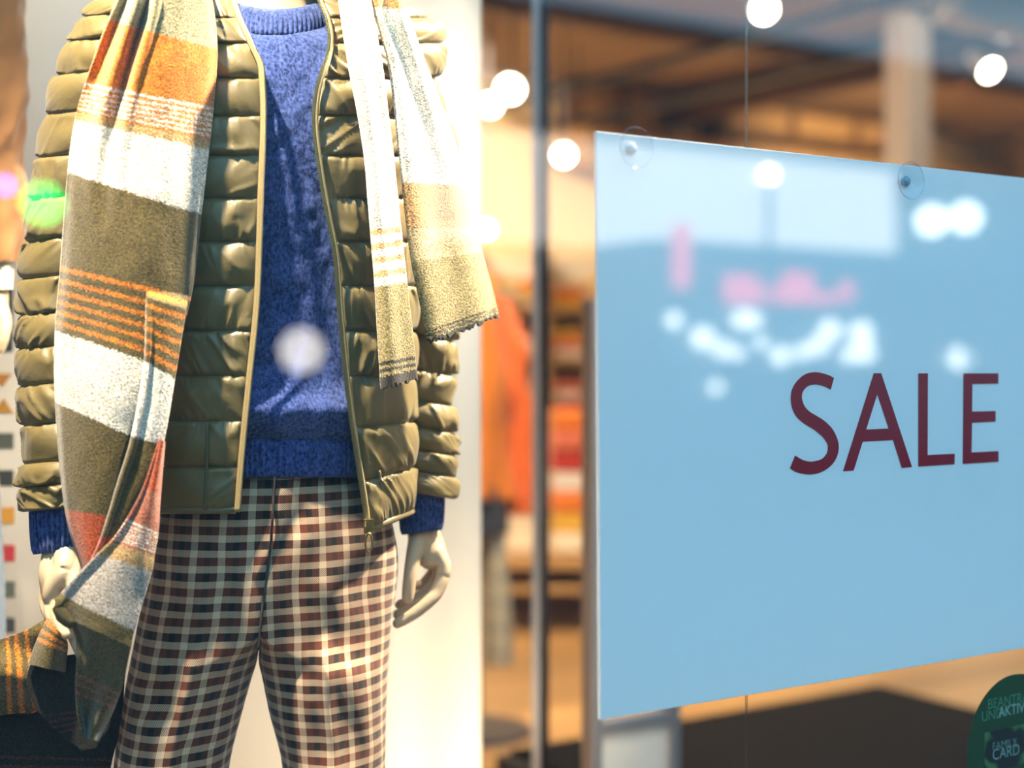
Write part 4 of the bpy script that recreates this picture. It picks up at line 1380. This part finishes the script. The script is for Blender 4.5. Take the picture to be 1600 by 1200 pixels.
# ceiling beams and tracks (structure), in the directions of the shop
for i, (u, v_, z, kind, w) in enumerate(((900, 40, 3.55, 'd', .12), (1270, 150, 3.4, 'n', .10), (1000, 215, 3.5, 'd', .16))):
    Y = (z-CAMZ)*F/(HOR-v_)
    p = np.array(px3(u, v_, Y)); s, q = float(p @ D), float(p @ N)
    if kind == 'd':
        structure(MB().box(SL, SR, q-w/2, q+w/2, z, CEIL).build('ceiling_beam', M['walnut']))
    else:
        structure(MB().box(s-w/2, s+w/2, QG+.2, QB, z, CEIL).build('ceiling_beam', M['walnut']))
tr_lab = ['dark ceiling light track crossing above the top edge of the sale sign', 'dark ceiling light track nearest the white pillar']
tracks = []
for i, (u, v_, z) in enumerate(((1150, 72, 3.38), (1480, 62, 3.3))):
    Y = (z-CAMZ)*F/(HOR-v_)
    p = np.array(px3(u, v_, Y)); s, q = float(p @ D), float(p @ N)
    t = empty('light_track', None, tr_lab[i], 'light track', None)
    MB().box(s-.03, s+.03, 2.6, QB-.3, z, z+.05).build('rail', M['dark_steel'], t)
    for qd in (3.0, 5.5, 8.0):
        MB().box(s-.006, s+.006, qd-.006, qd+.006, z+.05, CEIL).build('hanger', M['dark_steel'], t)
# duct at the upper right
Y = 6.51
p = np.array(px3(1510, 12, Y)); s, q = float(p @ D), float(p @ N)
du = empty('air_duct', None, 'pale grey ventilation duct under the ceiling at the upper right', 'duct')
b = MB(); b.tube([SQ(s-.12, q, p[2]), SQ(s+.95, q, p[2])], .11, 24); b.build('pipe', M['steel'], du, smooth=True)
b = MB(); b.box(s+.1, s+.12, q-.135, q+.135, p[2]+.06, CEIL-.003); b.box(s+.7, s+.72, q-.135, q+.135, p[2]+.06, CEIL-.003); b.build('strap', M['dark_steel'], du)
# wooden wall cabinets high on the back wall
wc_lab = ['small oak wall cabinet with dark frame high beyond the white pillar', 'wide oak wall cabinet high on the back wall above the sign', 'oak wall cabinet high on the back wall nearest the pole']
for i, (u0, u1, v0, v1) in enumerate(((1442, 1592, 112, 222), (1090, 1385, 90, 250), (865, 1000, 150, 250))):
    a0 = onq(u0, v1, QB); a1 = onq(u1, v0, QB)
    s0, s1_ = float(a0 @ D), float(a1 @ D)
    z1, z0 = float(a1[2]), float(onq(u1, v1, QB)[2])
    c_ = empty('wall_cabinet', None, wc_lab[i], 'cabinet')
    MB().box(s0, s1_, QB-.32, QB, z0, min(z1, CEIL-.02)).build('carcass', M['walnut'], c_)
    nd_ = 3 if i == 1 else 2
    for k in range(nd_):
        d0 = s0 + (s1_-s0)*k/nd_ + .05; d1 = s0 + (s1_-s0)*(k+1)/nd_ - .05
        o = MB().box(d0, d1, QB-.35, QB-.32, z0+.06, min(z1, CEIL-.02)-.06).build('door', M['oak'], c_, bevel=.004)
        MB().box(d1-.07, d1-.05, QB-.37, QB-.35, (z0+z1)/2-.08, (z0+z1)/2+.08).build('handle', M['dark_steel'], o)
# plain oak pelmet board below the cabinets
a0 = onq(860, 300, QB); a1 = onq(1395, 262, QB)
plm = empty('wall_pelmet', None, 'long oak pelmet board along the back wall above the shelves', 'pelmet')
MB().box(float(a0 @ D), float(onq(1700, 280, QB) @ D), QB-.45, QB-.02, float(a1[2])-.28, float(a1[2])-.02).build('board', M['oak'], plm, bevel=.004)
MB().box(float(a0 @ D), float(onq(1700, 280, QB) @ D), QB-.47, QB-.45, float(a1[2])-.32, float(a1[2])-.28).build('lip', M['oak'], plm)


# spot lamps with glowing faces
def track_lamp(u, v_, Y, r, aim, label, top):
    o = empty('track_spotlight', None, label, 'spotlight', 'spotlights under the shop ceiling')
    c = Vector(px3(u, v_, Y)); a = Vector(aim).normalized()
    b = MB(); b.tube([c - a*.16, c - a*.15, c - a*.02, c + a*.012], [r*.55, r*.8, r*1.08, r*1.12], 24, cap=True); b.build('housing', M['white_metal'], o, smooth=False)
    b = MB(); b.tube([c + a*.0125, c + a*.016], [r, r*.98], 24); b.build('lamp_face', M['lamp_glow'], o)
    b = MB(); b.tube([c - a*.10, (c.x - a.x*.10, c.y - a.y*.10, top)], .010, 10); b.build('stem', M['dark_steel'], o)
    return o


for (u, v_, Y, r, aim, lab) in ((797, 138, 7.0, .055, (-.1, -1, -.5), 'glowing spotlight between the cream panel and the pole, the larger of two'),
                                (767, 163, 7.6, .045, (-.2, -1, -.5), 'glowing spotlight beside the cream panel, the smaller of two'),
                                (881, 242, 9.2, .050, (0, -1, -.4), 'glowing spotlight just right of the pole above the shelves'),
                                (1193, 14, 6.8, .050, (.1, -1, -.5), 'glowing spotlight at the top of the frame above the sign'),
                                (1545, 108, 7.0, .045, (.45, -1, -.9), 'tilted white spotlight near the upper right frame corner'),
                                (760, 358, 9.0, .035, (0, -1, -.4), 'small glowing spotlight low beside the cream panel edge')):
    track_lamp(u, v_, Y, r, aim, lab, CEIL)

# ------------------------------------------------------------------ the street, seen only as reflections
structure(MB().box(-30, 60, -60, QG-.02, -.15, 0).build('ground', M['asphalt']))
structure(MB().box(SL-.2, SR+.2, QG-.26, QG-.02, -.0, FLOOR-.02).build('trim_3', M['stone']))


def mq(u, v, qm):
    """point on the street whose reflection stands at pixel (u, v), on the plane mirrored at depth qm"""
    return np.array(mirror(onq(u, v, qm)))


bus = empty('city_bus', None, 'dark city bus with red display, seen only reflected in the sale sign', 'bus')
qm = 9.6
pA = mq(1016, 365, qm); pB = mq(1600, 365, qm)
sa, qa, za = float(pA @ D), float(pA @ N), float(pA[2])
MB().box(sa, sa+9.5, qa-2.4, qa, .35, za).build('body', M['bus_blue'], bus, bevel=.35, seg=5)
for k in range(3):
    b = MB(); sx = sa + 1.5 + 3.2*k
    b.tube([SQ(sx, qa-.3, .42), SQ(sx, qa+.02, .42)], .42, 28); b.build('wheel', M['charcoal'], bus)
M['bus_red'] = emitter('red_display', (1.0, 0.10, 0.16), 5.0)
M['bus_win'] = emitter('lit_bus_window', (1.0, 0.97, 0.92), 3.2)
M['white_lamp'] = emitter('street_white_lamp', (1.0, 0.97, 0.9), 30)


def plate_on(u0, u1, v0, v1, qm, mat, name, parent):
    a = mq(u0, v0, qm); b = mq(u1, v1, qm)
    z1, z0 = float(a[2]), float(mq(u0, v1, qm)[2])
    return MB().box(float(a @ D), float(b @ D), float(a @ N), float(a @ N)+.03, z0, z1).build(name, mat, parent)


for (u0, u1, v0, v1) in ((1130, 1180, 428, 474), (1180, 1222, 444, 474), (1222, 1268, 424, 474), (1268, 1302, 456, 474), (1310, 1330, 440, 470)):
    plate_on(u0, u1, v0, v1, qm-.04, M['bus_red'], 'display_segment', bus)
plate_on(1050, 1075, 350, 450, qm-.06, M['bus_red'], 'side_display', bus)
M['bus_lamp'] = emitter('bus_cabin_lamp', (1.0, 0.97, 0.92), 8.0)
plate_on(1040, 1370, 488, 572, qm-.02, plain('bus_window_tint', (0.10, 0.12, 0.14), 0.2), 'window', bus)
for (u, v_, r) in ((1052, 500, .07), (1098, 528, .10), (1128, 545, .08), (1160, 498, .09), (1178, 500, .07), (1152, 552, .06), (1190, 535, .06), (1217, 556, .09), (1252, 550, .07), (1278, 540, .09), (1296, 516, .10), (1345, 520, .11), (1350, 550, .10), (1500, 560, .11), (1118, 605, .06), (1326, 555, .07)):
    c = mq(u, v_, qm-.10)
    b = MB(); b.blob(tuple(c), r, r, r, 12); b.build('cabin_lamp', M['bus_lamp'], bus, smooth=True)

fac = empty('street_building', None, 'long stone building with added glowing panels across the street, seen only reflected', 'building')
qf = 26.0
f0 = float(mq(880, 300, qf) @ D); f1 = float(mq(1620, 300, qf) @ D); fq = float(mq(1000, 300, qf) @ N)
MB().box(-45, 80, fq-6, fq, 0, 9.5).build('wall', M['stone'], fac)
M['fac_glow'] = emitter('added_glow_panel', (1.0, 0.94, 0.88), 4.0)  # glow added so its reflection whitens the top of the sign
f1 = float(mq(1340, 300, qf) @ D)
w0 = f0-3.5
while w0 < f1:
    MB().box(w0, w0+2.0, fq, fq+.05, 4.1, 6.5).build('window', M['fac_glow'], fac)  # glowing panel added for the pale reflected band
    w0 += 2.03


e0 = float(mq(880, 300, qf) @ D); e1 = float(mq(1000, 300, qf) @ D)
MB().box(e0, e1, fq+.05, fq+.08, .5, 4.1).build('window', M['fac_glow'], fac)  # added glow that carries the pale reflection down beside the bus


def street_lamp(u, v, Yl_, r, mat, lab, name='street_lamp'):
    c = Vector(mirror(px3(u, v, Yl_)))
    o = empty(name, None, lab, 'lamp', 'street lights seen reflected')
    b = MB(); b.blob(c, r, r, r, 16); b.build('globe', mat, o, smooth=True)
    b = MB(); b.tube([(c.x, c.y, 0), (c.x, c.y, c.z - r*.9)], .025, 10); b.build('post', M['dark_steel'], o, smooth=True)


street_lamp(1201, 273, 11.0, .05, emitter('lamp_a', (1, .97, .9), 60), 'white street lamp seen only as a round reflection near the top of the sign')
street_lamp(1455, 345, 12.3, .13, emitter('lamp_b', (.95, 1, 1), 12), 'pale street lamp seen only as a reflection right of the suction cup')
street_lamp(1508, 340, 12.3, .13, emitter('lamp_c', (.95, 1, 1), 12), 'pale street lamp seen only as a reflection at the right of the sign')
street_lamp(470, 548, 9.0, .14, emitter('lamp_d', (1, .93, .85), 9), 'white lamp reflected over the lower blue sweater')
street_lamp(66, 318, 8.0, .11, emitter('lamp_e', (.02, 1, .15), 22), 'green traffic lamp reflected over the left jacket sleeve', 'traffic_light')
street_lamp(7, 290, 8.0, .045, emitter('lamp_f', (.15, .12, 1), 40), 'blue street light reflected at the left frame edge', 'traffic_light')
